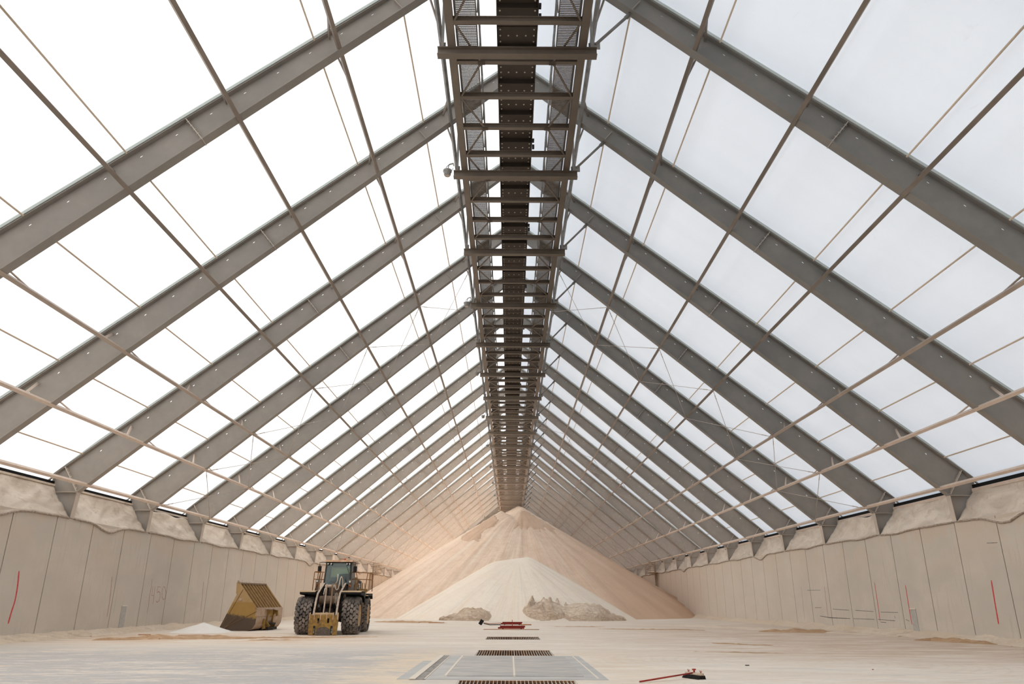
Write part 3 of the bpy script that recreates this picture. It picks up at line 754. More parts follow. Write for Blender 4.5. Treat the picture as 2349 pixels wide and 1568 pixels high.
def white_h(x, y):
    xa, ya = .75, 79.6
    ax, ay, ah, bx, by, bh = -1.5, 79.4, 5.45, 1.65, 79.8, 5.92
    t = max(0, min(1, ((x-ax)*(bx-ax)+(y-ay)*(by-ay))/((bx-ax)**2+(by-ay)**2)))
    r = math.hypot(x-ax-(bx-ax)*t, y-ay-(by-ay)*t); h = ah+(bh-ah)*t-.565*(math.sqrt(r*r+.16)-.35)
    r = math.hypot(x-xa, y-ya)
    a = math.atan2(x-xa, ya-y)*8
    return h+.07*noise.noise(V((a, r*.1, 4)))*min(r/3, 1)+.03*noise.noise(V((a*3, r*.2, 1)))+.015*fbm(x*1.5, y*1.5, 2)
o = hf(white_h, -13, 14, 66, 93, .2).build('pale_salt_pile', M_white, fixn=False)
tag(o, 'smaller pale cream salt pile in front of the big stockpile', 'stockpile')
def mound(cx_, cy_, rx, ry, hh, seed, jag):
    def f(x, y):
        u = (x-cx_)/rx; v = (y-cy_)/ry; r2 = u*u+v*v
        h = hh*(1-r2)**.55 if r2 < 1 else -.6
        h += .22*fbm(x*.7, y*.7, seed)+.10*fbm(x*2.4, y*2.4, seed+3, 4)+jag*max(0, fbm(x*1.8, y*.6, seed+8))*(1 if h > hh*.55 else .2)
        return max(h, white_h(x, y)-.25 if white_h(x, y) > 0 else -1) if r2 < 1.25 else -1
    return f
def mound_obj(specs, lb, bounds):
    fs = [mound(*q) for q in specs]
    fn = lambda x, y: max(f(x, y) for f in fs)
    x0, x1, y0, y1 = bounds
    mb = hf(fn, x0, x1, y0, y1, .12, -.4)
    o = mb.build('salt_mound', M_clod, fixn=False); tag(o, lb, 'salt mound', 'crusted mounds at the foot of the pale pile'); return o
mound_obj([(3.0, 72.2, 2.8, 3.2, 1.55, 3, .75), (6.5, 72.0, 2.9, 3.0, 1.35, 9, .1), (8.7, 72.2, 2.0, 2.0, .40, 4, .05)], 'large crusted brown salt mound right of centre at the foot of the pale pile', (-.8, 12.4, 67.6, 76.5))
mound_obj([(-3.4, 71.2, 1.9, 2.8, 1.0, 14, .05), (-4.7, 71.2, 2.0, 2.2, .45, 24, .05)], 'smaller crusted brown salt mound left of centre at the foot of the pale pile', (-8.6, -1, 67.4, 75))

# berms along the wall feet
def berm(s, nm):
    mb = MB()
    def f(u, v):
        y = 5+100*u; wob = fbm(y*.35, s*3, 1)
        wd = .75+.25*wob+(.35 if s > 0 else 0)*max(0, fbm(y*.2, 4, 2)); x = (WX+.02)-wd*v
        h = (.26+.10*wob)*(1-v)**1.2*(1 if s < 0 else 1.15)+.05*fbm(y*1.5, v*3, 6+s)*(1-v)*4*v+.05*max(0, fbm(y*3, v*5, 2+s))
        return (s*x, y, flz(y)+h-.015*v)
    mb.grid(f, 900, 10); o = mb.build('salt_berm', M_berm, fixn=False)
    tag(o, 'low loose salt berm along the foot of the %s wall' % nm, 'salt berm', 'berms along the wall feet')
berm(-1, 'left'); berm(1, 'right')
# low swept ridges of sand
def ridge(pts, wd, hh, seed, label, M=None, name='sand_ridge'):
    pts = [V((*p, 0)) for p in pts]; mb = MB(); n = len(pts)-1
    cum = [0]
    for a, b in zip(pts[:-1], pts[1:]): cum.append(cum[-1]+(b-a).length)
    T = cum[-1]
    def at(t):
        d = t*T
        for i in range(n):
            if d <= cum[i+1] or i == n-1:
                q = (d-cum[i])/(cum[i+1]-cum[i]); return pts[i].lerp(pts[i+1], q), (pts[i+1]-pts[i]).normalized()
    def f(u, v):
        p, d = at(u); nn = V((-d.y, d.x, 0)); e = math.sin(math.pi*min(max(u, 0), 1))**.5
        w_ = wd*(.35+.65*e)*(1+.5*fbm(u*T*.8, seed)); q = p+nn*w_*(v-.5)
        b = max(0, 1-abs(2*v-1)**1.6)
        h = hh*e*b*(.6+.7*abs(fbm(u*T*.7, v*1.4, seed)))+.03*fbm(q.x*3, q.y*3, seed)*b
        return (q.x, q.y, flz(q.y)-.012+h)
    mb.grid(f, max(30, int(T*8)), 12); o = mb.build(name, M or M_ridge, fixn=False)
    tag(o, label, 'sand ridge', 'low sand ridges on the floor'); return o
ridge([(-17.9, 33.2), (-15.6, 34.6), (-13.5, 34.9), (-11.5, 35.2)], 1.1, .20, 3, 'lumpy orange-tan sand ridge near the left wall in front of the bucket')
ridge([(-15.5, 34.6), (-12.2, 35.9), (-9.4, 36.3), (-6.4, 37.5)], 1.3, .07, 5, 'thin tan sand streak across the floor in front of the loader')
ridge([(-11.6, 33.6), (-10.2, 33.9), (-9.2, 34.0)], .7, .05, 8, 'short thin tan sand streak nearest the camera on the left floor')
ridge([(-11.3, 64.5), (-9, 63.0), (-7, 62.5), (-5.2, 61.5)], 2.2, .16, 11, 'low brown sand heap on the floor right of the loader')
ridge([(14.3, 45.5), (15.8, 44.8), (17.4, 44.5), (18.6, 44.4)], .9, .22, 15, 'small crumbly tan ridge near the right wall, far end')
ridge([(18.4, 36.0), (19.0, 35.0), (19.5, 33.7), (19.9, 32.2)], .7, .22, 19, 'small crumbly tan ridge near the right wall, near end')
ridge([(5.4, 49.5), (8, 48.6), (10.4, 48.3), (12.0, 47.0)], 1.2, .06, 21, 'thin tan sand streak across the right floor, farther one')
ridge([(8.1, 33.0), (9.2, 31.8), (10.0, 31.2), (10.6, 31.3)], 1.1, .04, 25, 'thin flat tan sand tongue on the right floor')
ridge([(11.5, 58), (15.5, 50.5), (18.4, 43.5), (19.4, 38.5)], 1.3, .12, 27, 'long pale salt windrow in front of the right wall', M_berm)
ridge([(2.5, 53.5), (4.5, 53.2), (6.6, 53.4)], .6, .05, 29, 'short tan sand streak right of the red tools')
ridge([(6.0, 27.2), (8.2, 26.6), (10.0, 26.4)], .5, .03, 31, 'faint tan sand streak on the near right floor')
hp = MB()
def hfn(u, v):
    x = -18.6+3.8*u; y = 40.2+3.6*v; r = math.hypot((x+16.75)/1.75, (y-42.2)/1.7)
    return (x, y, flz(y)-.03+max(0, .52*(1-r)**1.1 if r < 1 else 0)+.02*fbm(x*3, y*3))
hp.grid(hfn, 50, 50); tag(hp.build('salt_heap', M_snow, fixn=False), 'small white salt heap on the floor just left of the detached bucket', 'salt heap')

#PART2
# ------------------------------------------------------------------ wheel loader
M_tyre = mat('dark_tyre_rubber', (.016, .014, .013), (.05, .042, .036), scale=2, rough=.9)
M_lug = mat('dusty_tread_lugs', (.13, .11, .095), (.34, .28, .235), scale=2.2, rough=.9, bump=.3, bscale=30)
M_yel = mat('worn_yellow_paint', (.42, .245, .055), (.22, .125, .045), scale=7, rough=.6)
M_yeld = mat('dusty_yellow_paint', (.62, .44, .27), (.48, .30, .15), scale=3, rough=.75)
M_lbrown = mat('dusty_brown_frame', (.36, .25, .17), (.20, .13, .085), scale=5, rough=.85)
M_ldark = mat('greasy_black_frame', (.018, .014, .011), (.05, .036, .026), scale=6, rough=.8)
M_armtop = mat('pale_dust_on_arm', (.66, .53, .42), (.48, .37, .28), scale=9, rough=.9)
M_fend = mat('black_fender', (.010, .010, .010), rough=.7)
M_rail = mat('amber_handrail', (.36, .17, .045), (.26, .11, .035), scale=8, rough=.6)
M_cabf = mat('dark_cab_frame', (.055, .055, .05), (.10, .095, .085), scale=6, rough=.6)
M_cabs = mat('dusty_cab_side', (.30, .27, .23), (.22, .20, .17), scale=5, rough=.8)
M_seat = mat('dark_grey_seat', (.05, .05, .045), rough=.9)
M_lampl = mat('clear_work_lamp', (.75, .70, .62), rough=.25)
M_orange = mat('orange_lens', (.60, .14, .03), rough=.35)
M_hose = mat('pale_dusty_hose', (.72, .60, .48), rough=.8)
M_ink = mat('white_lettering', (.85, .83, .78), rough=.6)
def glass_mat(name, tint, k):
    M = bpy.data.materials.new(name); M.use_nodes = True; t = M.node_tree; t.nodes.clear(); g = G(t)
    a = g.n('BsdfTransparent'); a.inputs[0].default_value = (*tint, 1); b = g.n('BsdfGlossy'); b.inputs['Roughness'].default_value = .05; b.inputs[0].default_value = (.8,.8,.8,1)
    mx = g.n('MixShader'); mx.inputs[0].default_value = k; o = g.n('OutputMaterial'); g.l(a.outputs[0], mx.inputs[1]); g.l(b.outputs[0], mx.inputs[2]); g.l(mx.outputs[0], o.inputs[0]); return M
M_glass = glass_mat('green_tinted_glass', (.60, .70, .62), .07)
M_glassd = glass_mat('dark_tinted_glass', (.22, .26, .23), .10)

LD = tag(empty('wheel_loader', (-9.46, 39.9, flz(39.9)), math.radians(3.5)), 'dusty wheel loader without its bucket, parked on the floor facing the camera', 'wheel loader')
R0, W0 = .915, .80
tm = MB()
tm.lathe([(-.30,.47),(-.36,.52),(-.40,.66),(-.385,.79),(-.33,.862),(0,.868),(.33,.862),(.385,.79),(.40,.66),(.36,.52),(.30,.47)], (0,0,0), 'x', 48)
nl = 21
for j in range(6):
    for i in range(nl):
        if j in (0, 5): xc = (-.345 if j == 0 else .345); wx, ra, rb, wa = .075, .80, .905, .48
        else: xc = -.24+.16*(j-1); wx, ra, rb, wa = .088, .85, R0+.012, .50
        t0 = 2*math.pi*(i+(.5 if j % 2 else 0))/nl; da = 2*math.pi/nl*wa; sk = .04*(1 if j % 2 else -1)
        poly = [(-1,-.55),(-1,.55),(-.2,1),(1,.55),(1,-.55),(.2,-1)]
        vs = []
        for rr, sc in ((ra, 1), (rb, .82)):
            for (px, pa) in poly:
                a = t0+pa*da*sc+px*sk; x = xc+px*wx*sc; r_ = rr-(abs(x)-.30)*.25 if abs(x) > .30 else rr
                vs.append((x, r_*math.cos(a), r_*math.sin(a)))
        tm.add(vs, [tuple(range(6)), tuple(range(11, 5, -1))]+[(q, q+6, (q+1) % 6+6, (q+1) % 6) for q in range(6)], 1)
me_t = tm.mesh('tyre', [M_tyre, M_lug])
rmr = MB(); rmr.lathe([(.30,.50),(.39,.53),(.395,.49),(.30,.46),(.16,.40),(.12,.30),(.20,.24),(.24,.20),(.24,.001)], (0,0,0), 'x', 32); me_r = rmr.mesh('rim', M_yeld)
wr_, wf_ = 3.65, 0
for (x, y) in ((-1.17, 0), (1.17, 0), (-1.17, 3.65), (1.17, 3.65)):
    t = link('tyre', me_t, LD, (x, y, R0-.012)); r = link('rim', me_r, t)
    if x < 0: r.rotation_euler[2] = math.pi
    t.rotation_euler[0] = x*.3+y*.2
# front frame, axle, bellies
q = MB(); q.prism([(-.35,.60),(1.9,.55),(1.9,1.45),(1.35,2.30),(.75,2.32),(.45,1.55),(-.3,1.35)], -.44, -.36, 'x'); q.prism([(-.35,.60),(1.9,.55),(1.9,1.45),(1.35,2.30),(.75,2.32),(.45,1.55),(-.3,1.35)], .36, .44, 'x'); q.box(-.36,.36,.5,1.8,.6,1.9); q.box(-.36,.36,-.3,.5,.62,1.1)
q.build('front_frame', M_ldark, LD)
q = MB(); q.lathe([(-.82,.001),(-.82,.30),(-.62,.33),(-.5,.22),(-.28,.24),(-.2,.36),(.2,.36),(.28,.24),(.5,.22),(.62,.33),(.82,.30),(.82,.001)], (0,0,.90), 'x', 24); q.build('front_axle', M_ldark, LD)
q = MB(); q.lathe([(-.82,.001),(-.82,.28),(-.2,.25),(.2,.25),(.82,.28),(.82,.001)], (0,3.65,.90), 'x', 20); q.build('rear_axle', M_ldark, LD)
q = MB(); q.box(-.5,.5,1.9,5.2,.62,1.5); q.build('rear_frame', M_ldark, LD, bevel=.03)
# boom arms
for s in (-1, 1):
    q = MB(); pts = [(1.35,2.20),(1.40,2.42),(1.1,2.50),(.2,2.22),(-.55,1.96),(-.85,1.62),(-1.20,1.02),(-1.36,.80),(-1.28,.62),(-1.12,.66),(-.62,1.30),(-.30,1.60),(.35,1.86)]
    q.prism(pts, s*.56-.045, s*.56+.045, 'x'); a = q.build('boom_arm', M_ldark, LD)
    q = MB()
    for (p0, p1) in zip(pts[1:7], pts[2:8]): q.bar((s*.56, p0[0], p0[1]+.006), (s*.56, p1[0], p1[1]+.006), .095, .012, (0,0,1))
    q.build('dusty_top_edge', M_armtop, a)
q = MB(); q.lathe([(-.53,.19),(-.3,.20),(-.29,.23),(-.25,.23),(-.24,.20),(.22,.20),(.23,.24),(.28,.24),(.29,.20),(.53,.19)], (0,-.12,1.66), 'x', 28); q.build('cross_tube', M_lbrown, LD)
for x in (.30, .38): 
    q = MB(); q.bar((x, -.36, 1.50), (x, -.30, 1.98), .03, .10, (0,1,0)); q.build('tube_rib', M_armtop, LD)
# tilt linkage
for x in (-.10, .20):
    q = MB(); q.prism([(-.86,2.40),(-.66,2.42),(-.62,2.20),(-.72,1.75),(-.92,1.20),(-1.02,.98),(-1.14,1.0),(-1.06,1.30),(-.92,1.75)], x-.028, x+.028, 'x'); q.build('tilt_lever', M_armtop if x < 0 else M_lbrown, LD)
q = MB(); q.lathe([(-.18,.001),(-.18,.075),(.28,.075),(.28,.001)], (0,-.76,2.32), 'x', 16); q.build('lever_pin', M_armtop, LD)
q = MB(); q.tube([(.05,-.70,2.30),(.08,-.1,2.34),(.12,.35,2.36)], .045, 10); q.build('cylinder_rod', M_galv, LD)
q = MB(); q.tube([(.12,.25,2.36),(.16,1.15,2.34)], .12, 14); q.box(.02,.30,.05,.3,2.18,2.46); q.build('tilt_cylinder', M_lbrown, LD, bevel=.01)
q = MB(); q.bar((.05,-1.06,1.06), (.05,-1.32,.72), .10, .10); q.build('tilt_link', M_lbrown, LD)
for s in (-1, 1):
    q = MB(); q.tube([(s*.70,.9,.95),(s*.70,-.15,1.42)], .085, 12); q.tube([(s*.70,-.15,1.42),(s*.70,-.42,1.54)], .045, 10); q.build('lift_cylinder', M_lbrown, LD)
# hoses
for pts in ([(.20,.1,2.46),(.28,.02,2.60),(.30,0,2.86),(.26,.2,2.92)], [(.20,-.2,2.40),(.30,-.25,2.16),(.40,-.2,2.22),(.44,-.1,2.62),(.47,.1,2.80),(.52,.3,2.60),(.53,.35,2.0)], [(.30,-.3,1.9),(.34,-.36,1.72),(.36,-.36,1.5),(.40,-.3,1.35)], [(.36,-.3,2.0),(.42,-.36,1.8),(.43,-.36,1.55),(.44,-.2,1.4)], [(-.25,.3,2.3),(-.3,-.1,2.2),(-.3,-.3,1.9)]):
    P = [V(p) for p in pts]; sm_ = []
    for i in range(len(P)-1):
        p0, p1, p2, p3 = P[max(i-1,0)], P[i], P[i+1], P[min(i+2, len(P)-1)]
        for k in range(6):
            t = k/6; sm_.append(.5*((2*p1)+(p2-p0)*t+(2*p0-5*p1+4*p2-p3)*t*t+(3*p1-p0-3*p2+p3)*t**3))
    sm_.append(P[-1]); q = MB(); q.tube(sm_, .024, 8); q.build('hydraulic_hose', M_hose, LD)
# quick coupler
cp = MB(); th = .07
def cplate(x0, x1, z0, z1, yo=0): 
    cp.box(x0, x1, -1.47+yo, -1.47+th+yo, z0, z1)
X0, X1 = -.70, .70
cplate(X0, -.30, .02, .95); cplate(-.20, .18, .02, .95); cplate(.28, X1, .02, .95)
for xa in (-.30, .18): cplate(xa, xa+.10, .02, .58); cplate(xa, xa+.10, .80, .95)
cq = cp.build('coupler_plate', M_yel, LD)
q = MB(); q.lathe([(-.46,.001),(-.46,.07),(.46,.07),(.46,.001)], (0,-1.40,.99), 'x', 16); q.build('hook_pin', M_yeld, cq)
for x in (-.46, -.15, .15, .46, -.68, .68):
    q = MB(); q.prism([(-1.50,.74),(-1.30,.74),(-1.29,1.02),(-1.37,1.07),(-1.46,1.03),(-1.50,.95)], x-.022, x+.022, 'x'); q.build('coupler_rib', M_yeld, cq)
q = MB(); q.prism([(-.34,.02),(.38,.02),(.34,.30),(.16,.40),(-.12,.40),(-.30,.30)], -1.475, -1.47, 'y'); q.build('worn_patch', mat('bare_worn_steel', (.10,.08,.065), (.17,.13,.10), scale=14, rough=.7), cq)
for x in (-.42, .44):
    q = MB(); q.tube([(x,-1.49,.10),(x,-1.49,.20)], .035, 10); q.tube([(x,-1.49,.20),(x,-1.49,.34)], .022, 10); q.build('lock_pin', M_galv, cq)
for x in (-.42, .42):
    q = MB(); q.box(x-.05, x+.05, -1.474, -1.47, .05, .45); q.build('slot_shade', M_fend, cq)  # black patch painted for the dark inside of a slot
for s in (-1, 1):
    q = MB(); q.prism([(-1.42,.15),(-1.10,.45),(-1.08,.98),(-1.42,.95)], s*.64-.03, s*.64+.03, 'x'); q.build('coupler_side', M_yeld, cq)
# fenders
for s in (-1, 1):
    prof = [(-.78,1.94),(-.80,2.02),(-.55,2.08),(.5,2.10),(.95,1.95),(1.20,1.55),(1.16,1.52),(.92,1.88),(.5,2.02),(-.5,2.0)]
    fo_ = 1.42 if s < 0 else 1.66; fc_ = (.66+fo_)/2
    q = MB(); q.prism(prof, s*.66, s*fo_, 'x'); 
    q.prism([(-.74,1.92),(-.78,2.03),(.5,2.09),(1.0,1.9),(1.2,1.5),(1.05,1.4),(.85,1.72),(.4,1.88),(-.4,1.9)], s*(fo_-.04), s*fo_, 'x')
    f_ = q.build('front_fender', M_fend, LD)
    q = MB(); q.bar((s*fc_,-.78,2.035), (s*fc_,-.55,2.09), fo_-.66, .02); q.bar((s*fc_,-.55,2.09), (s*fc_,.5,2.11), fo_-.66, .02); q.build('dust_layer', M_yeld, f_)
    q = MB(); q.prism([(2.75,1.72),(2.9,1.98),(4.6,2.0),(4.75,1.7),(4.6,1.88),(3.0,1.86)], s*.7, s*1.62, 'x'); q.build('rear_fender', M_fend, LD)
# engine hood
q = MB(); q.prism([(3.0,1.35),(5.7,1.35),(5.75,2.45),(5.4,2.66),(3.0,2.86)], -.90, .90, 'x'); hd = q.build('engine_hood', M_yeld, LD, bevel=.05)
q = MB(); q.prism([(3.04,2.10),(4.72,2.10),(4.72,2.66),(3.04,2.72)], .902, .912, 'x'); st_ = q.build('black_side_panel', M_fend, hd)
cu = bpy.data.curves.new('lettering', 'FONT'); cu.body = 'DEERE'; cu.size = .42; cu.extrude = .004; cu.materials.append(M_ink); cu.space_character = 1.0
tmp_ = bpy.data.objects.new('lettering_source', cu); C.objects.link(tmp_); bpy.context.view_layer.update(); me_l = bpy.data.meshes.new_from_object(tmp_.evaluated_get(bpy.context.evaluated_depsgraph_get())); bpy.data.objects.remove(tmp_, do_unlink=True); me_l.materials.clear(); me_l.materials.append(M_ink); to = link('lettering', me_l); to.parent = hd; to.location = (.916, 3.14, 2.24); to.rotation_euler = (math.pi/2, 0, math.pi/2); to['label'] = 'white DEERE lettering'
q = MB(); q.tube([(.45,4.1,2.45),(.45,4.1,3.05)], .06, 12); q.build('exhaust_pipe', M_ldark, LD)
# cab
cab = MB(); cy0, cy1 = 1.42, 2.90; cx0 = .06; hb, ht = .70, .64; zb, zt = 2.32, 3.60
def bb(a, b, w_=.07, M_=None): cab.bar(a, b, w_, w_)
cor = {}
for s in (-1, 1):
    bb((cx0+s*hb, cy0, zb), (cx0+s*ht, cy0+.10, zt), .075); bb((cx0+s*hb, cy1, zb), (cx0+s*ht, cy1, zt), .09); bb((cx0+s*hb, 2.05, 1.95), (cx0+s*ht, 2.05, zt), .07)
    bb((cx0+s*hb, cy0, zb), (cx0+s*hb, cy1, zb), .07); bb((cx0+s*ht, cy0+.1, zt), (cx0+s*ht, cy1, zt), .08)
bb((cx0-hb, cy0, zb), (cx0+hb, cy0, zb)); bb((cx0-ht, cy0+.1, zt), (cx0+ht, cy0+.1, zt), .12); bb((cx0-hb, cy1, zb), (cx0+hb, cy1, zb)); bb((cx0-ht, cy1, zt), (cx0+ht, cy1, zt), .12)
cab.add([(cx0-ht+.03,cy0+.09,zt-.27),(cx0+ht-.03,cy0+.09,zt-.27),(cx0+ht,cy0+.10,zt),(cx0-ht,cy0+.10,zt)], [(0,1,2,3)])
for s in (-1,):    # broad dark corner on the left of the windscreen
    cab.add([(cx0+s*hb,cy0-.005,zb),(cx0+s*(hb-.22),cy0-.005,zb),(cx0+s*(ht-.24),cy0+.09,zt-.1),(cx0+s*ht,cy0+.09,zt-.1)], [(0,1,2,3)])
cb_ = cab.build('cab_frame', M_cabf, LD)
q = MB(); q.box(cx0-hb, cx0+hb, cy0, cy1, 1.75, zb); q.build('cab_base', M_lbrown, LD, bevel=.03)
def pane(nm, vs, M_, n=(0,.012,0)):
    q = MB(); n = V(n); q.add([V(p) for p in vs]+[V(p)+n for p in vs], [(0,1,2,3),(7,6,5,4),(0,4,5,1),(1,5,6,2),(2,6,7,3),(3,7,4,0)]); return q.build(nm, M_, cb_)
pane('windscreen', [(cx0-hb+.03,cy0-.02,zb),(cx0+hb-.03,cy0-.02,zb),(cx0+ht-.03,cy0+.08,zt),(cx0-ht+.03,cy0+.08,zt)], M_glass)
pane('rear_window', [(cx0-hb+.03,cy1,zb),(cx0+hb-.03,cy1,zb),(cx0+ht-.03,cy1,zt),(cx0-ht+.03,cy1,zt)], M_glass)
pane('side_window', [(cx0-hb,cy0,zb),(cx0-hb,cy1,zb),(cx0-ht,cy1,zt),(cx0-ht,cy0+.1,zt)], M_glassd, (.012,0,0))
pane('cab_door', [(cx0+hb+.02,cy0+.05,1.8),(cx0+hb+.02,cy1,1.8),(cx0+ht+.04,cy1,zt),(cx0+ht+.04,cy0+.15,zt)], M_cabs, (.03,0,0))
q = MB(); q.prism([(cy0-.12,3.60),(cy1+.15,3.60),(cy1+.12,3.70),(cy0-.02,3.70)], cx0-.72, cx0+.76, 'x'); rf = q.build('cab_roof', mat('dusty_orange_roof', (.58,.30,.15), (.70,.48,.32), scale=5), LD, bevel=.02)
q = MB(); q.box(cx0+.60, cx0+.98, 1.7, 2.6, 3.55, 3.60); q.box(cx0-.2, cx0+.55, 2.3, 2.9, 3.70, 3.76); q.build('roof_rack', M_armtop, rf)
q = MB(); q.lathe([(.0,.001),(.0,.07),(.10,.06),(.12,.001)], (cx0+.22,2.0,3.70), 'z', 14); q.build('beacon', M_orange, rf)
for x in (-.56, -.38, .46, .60):
    q = MB(); q.lathe([(-.06,.001),(-.06,.055),(.05,.05),(.05,.001)], (cx0+x,cy0-.02,3.50), 'y', 16); l_ = q.build('roof_lamp', M_fend, rf)
    q = MB(); q.lathe([(-.065,.001),(-.065,.042)], (cx0+x,cy0-.02,3.50), 'y', 16); q.build('lens', M_lampl, l_)
q = MB(); q.box(cx0-.28+.2, cx0+.28+.2, 2.35, 2.5, 2.35, 3.02); q.box(cx0-.08, cx0+.48, 1.9, 2.45, 2.2, 2.38); q.build('seat', M_seat, LD, bevel=.06)
q = MB(); 
sw = [(cx0+.02+.17*math.cos(a), 1.78-.06*math.sin(a), 2.68+.15*math.sin(a)) for a in [i*math.pi/10 for i in range(21)]]; q.tube(sw, .016, 8); q.tube([(cx0+.02,1.78,2.68),(cx0+.02,1.6,2.3)], .03, 8); q.build('steering_wheel', M_seat, LD)
q = MB(); q.bar((cx0+.26,1.72,2.62), (cx0+.30,1.75,2.84), .26, .03, (0,1,0)); q.build('monitor', M_fend, LD)
q = MB(); q.box(cx0-.58, cx0+.58, 1.52, 1.78, 2.2, 2.56); q.build('dashboard', M_seat, LD, bevel=.03)
q = MB(); q.tube([(cx0+.42,cy0+.02,3.42),(cx0+.62,cy0-.03,2.95)], .008, 6); q.build('wiper', M_fend, LD)
# mirrors
for s in (-1, 1):
    x = cx0+s*.66; xm = cx0+s*(.98 if s < 0 else .92)
    q = MB(); q.tube([(x,cy0+.02,3.55),(x+s*.1,cy0-.08,3.58),(xm+s*.02,cy0-.10,3.56),(xm,cy0-.10,3.40),(xm,cy0-.10,3.05)], .018, 8); a_ = q.build('mirror_arm', M_fend, LD)
    q = MB(); q.box(xm-.095, xm+.095, cy0-.13, cy0-.06, 3.08, 3.38); q.build('mirror', M_fend, a_, bevel=.02)
# lamps on the front posts
for (x, y, z) in ((-.95, 1.1, 2.60), (.76, 1.25, 2.58)):
    q = MB(); q.lathe([(-.05,.001),(-.05,.075),(.04,.06),(.06,.001)], (x,y,z), 'y', 16); l_ = q.build('head_lamp', M_fend, LD)
    q = MB(); q.lathe([(-.056,.001),(-.056,.06)], (x,y,z), 'y', 16); q.build('lens', M_lampl, l_)
    q = MB(); q.lathe([(-.04,.001),(-.04,.05),(.04,.04),(.05,.001)], (x,y+.03,z-.22), 'y', 14); q.build('turn_lamp', M_orange, LD)
    q = MB(); q.bar((x,y+.06,2.0), (x,y+.06,z+.1), .16, .05, (0,1,0)); q.build('lamp_post', M_lbrown, LD)
# handrails and platforms
def rail(pts, r=.021, nm='handrail'):
    q = MB(); q.tube(pts, r, 8); q.build(nm, M_rail, LD)
rail([(-1.16,1.05,1.98),(-1.12,1.05,3.02),(-1.07,1.05,3.08),(-.66,1.35,3.06)]); rail([(-1.12,1.1,2.70),(-.66,1.35,2.68)]); rail([(-1.04,1.5,2.0),(-1.01,1.5,3.06)])
rail([(-1.12,1.05,3.06),(-1.10,2.6,3.08),(-1.10,2.6,2.0)]); rail([(-.95,1.2,2.4),(-.84,1.2,3.02),(-.79,1.2,3.08),(-.72,1.2,3.02),(-.78,1.2,2.5)]); rail([(-1.05,1.05,2.0),(-.95,1.05,2.45),(-.80,1.05,2.45)])
rail([(.78,1.75,3.08),(1.70,1.75,3.05),(1.74,1.8,3.0),(1.72,1.8,2.2),(1.66,1.8,2.12),(1.5,1.8,2.10)]); rail([(.78,1.75,2.72),(1.72,1.75,2.70)])
rail([(1.0,1.75,3.06),(1.12,1.75,2.5),(1.25,1.75,1.95)]); rail([(1.62,1.75,3.04),(1.56,1.75,2.5),(1.50,1.78,2.0)]); rail([(1.74,1.8,3.03),(1.74,3.2,3.03),(1.74,3.2,2.1)]); rail([(1.74,1.8,2.70),(1.74,3.2,2.70)])
rail([(.95,1.6,1.9),(.95,1.6,2.42),(1.10,1.6,2.50),(1.2,1.6,2.40),(1.22,1.6,1.9)], .018); rail([(1.28,2.5,2.1),(1.28,2.5,2.52),(1.40,2.5,2.52),(1.44,2.5,2.1)], .018)
q = MB(); q.prism([(1.20,2.22),(1.62,2.22),(1.52,1.90),(1.28,1.90)], 1.70, 2.15, 'y'); q.build('step_box', M_yel, LD)
q = MB(); q.box(.72, 1.6, 1.7, 3.0, 1.86, 1.91); q.build('platform', M_yeld, LD)
q = MB(); q.box(-1.35, -.72, 1.1, 3.0, 1.95, 2.0); q.build('platform', M_yeld, LD)
for (x, y) in ((1.42, 1.62), (1.42, 2.05)):
    q = MB(); q.bar((x,y,.50), (x,y,1.88), .05, .03, (0,1,0)); q.build('ladder_stile', M_lbrown, LD)
for z in (.52, .92, 1.30, 1.66):
    q = MB(); q.box(1.36, 1.50, 1.62, 2.05, z, z+.035); q.build('ladder_rung', M_rail, LD)
q = MB(); q.tube([(1.52,1.7,1.9),(1.52,1.7,1.42),(1.40,1.7,1.40)], .016, 8); q.build('grab_handle', M_rail, LD)

# ------------------------------------------------------------------ detached bucket
BK = tag(empty('loader_bucket', (-14.51, 43.9, flz(43.9)), math.radians(-6.3)), 'detached yellow high-sided loader bucket resting on the floor left of the loader', 'bucket')
BWd = 3.6
def bucket_paint():      # paint scraped to brown steel in a ragged band on the lower part
    M, t, b = base('scraped_yellow_paint', .6); g = G(t); tc = g.n('TexCoord').outputs['Object']; sp = g.n('SeparateXYZ'); g.l(tc, sp.inputs[0])
    nz = g.noise(tc, 6, 6, .7); h = g.mul(sp.outputs[2], g.mul(g.mul(nz, .45), g.mul(sp.outputs[0], .16), 'ADD'), 'SUBTRACT')
    h2 = g.n('Math', operation='SUBTRACT'); g.l(sp.outputs[2], h2.inputs[0]); m1 = g.n('Math', operation='MULTIPLY_ADD'); g.l(nz, m1.inputs[0]); m1.inputs[1].default_value = .45
    m2 = g.n('Math', operation='MULTIPLY'); g.l(sp.outputs[0], m2.inputs[0]); m2.inputs[1].default_value = -.16; g.l(m2.outputs[0], m1.inputs[2]); g.l(m1.outputs[0], h2.inputs[1])
    f = g.rng(h2.outputs[0], .36, .48)
    up_ = g.rng(sp.outputs[2], 1.50, 1.56)
    col = g.mix(up_, (.43, .255, .075), (.52, .34, .16)); col = g.mix(g.rng(g.noise(tc, 2.5, 4), .4, .7, 0, .3), col, (.34, .19, .05))
    g.l(g.mix(f, (.115, .075, .052), col), b.inputs['Base Color']); return M
M_bpaint = bucket_paint()
M_bbar = mat('brown_yellow_bars', (.42, .25, .10), (.33, .19, .07), scale=5, rough=.6)
M_bdust = mat('pale_dust_on_bucket', (.60, .44, .32), (.50, .33, .21), scale=3, rough=.85)
prof = [(-2.15,.0),(-1.29,1.93),(-1.34,2.02),(-1.38,2.58),(-1.27,2.67),(-.0,1.19),(.02,.74),(-.02,.36),(-.16,.13),(-.42,.02),(-.85,.0)]
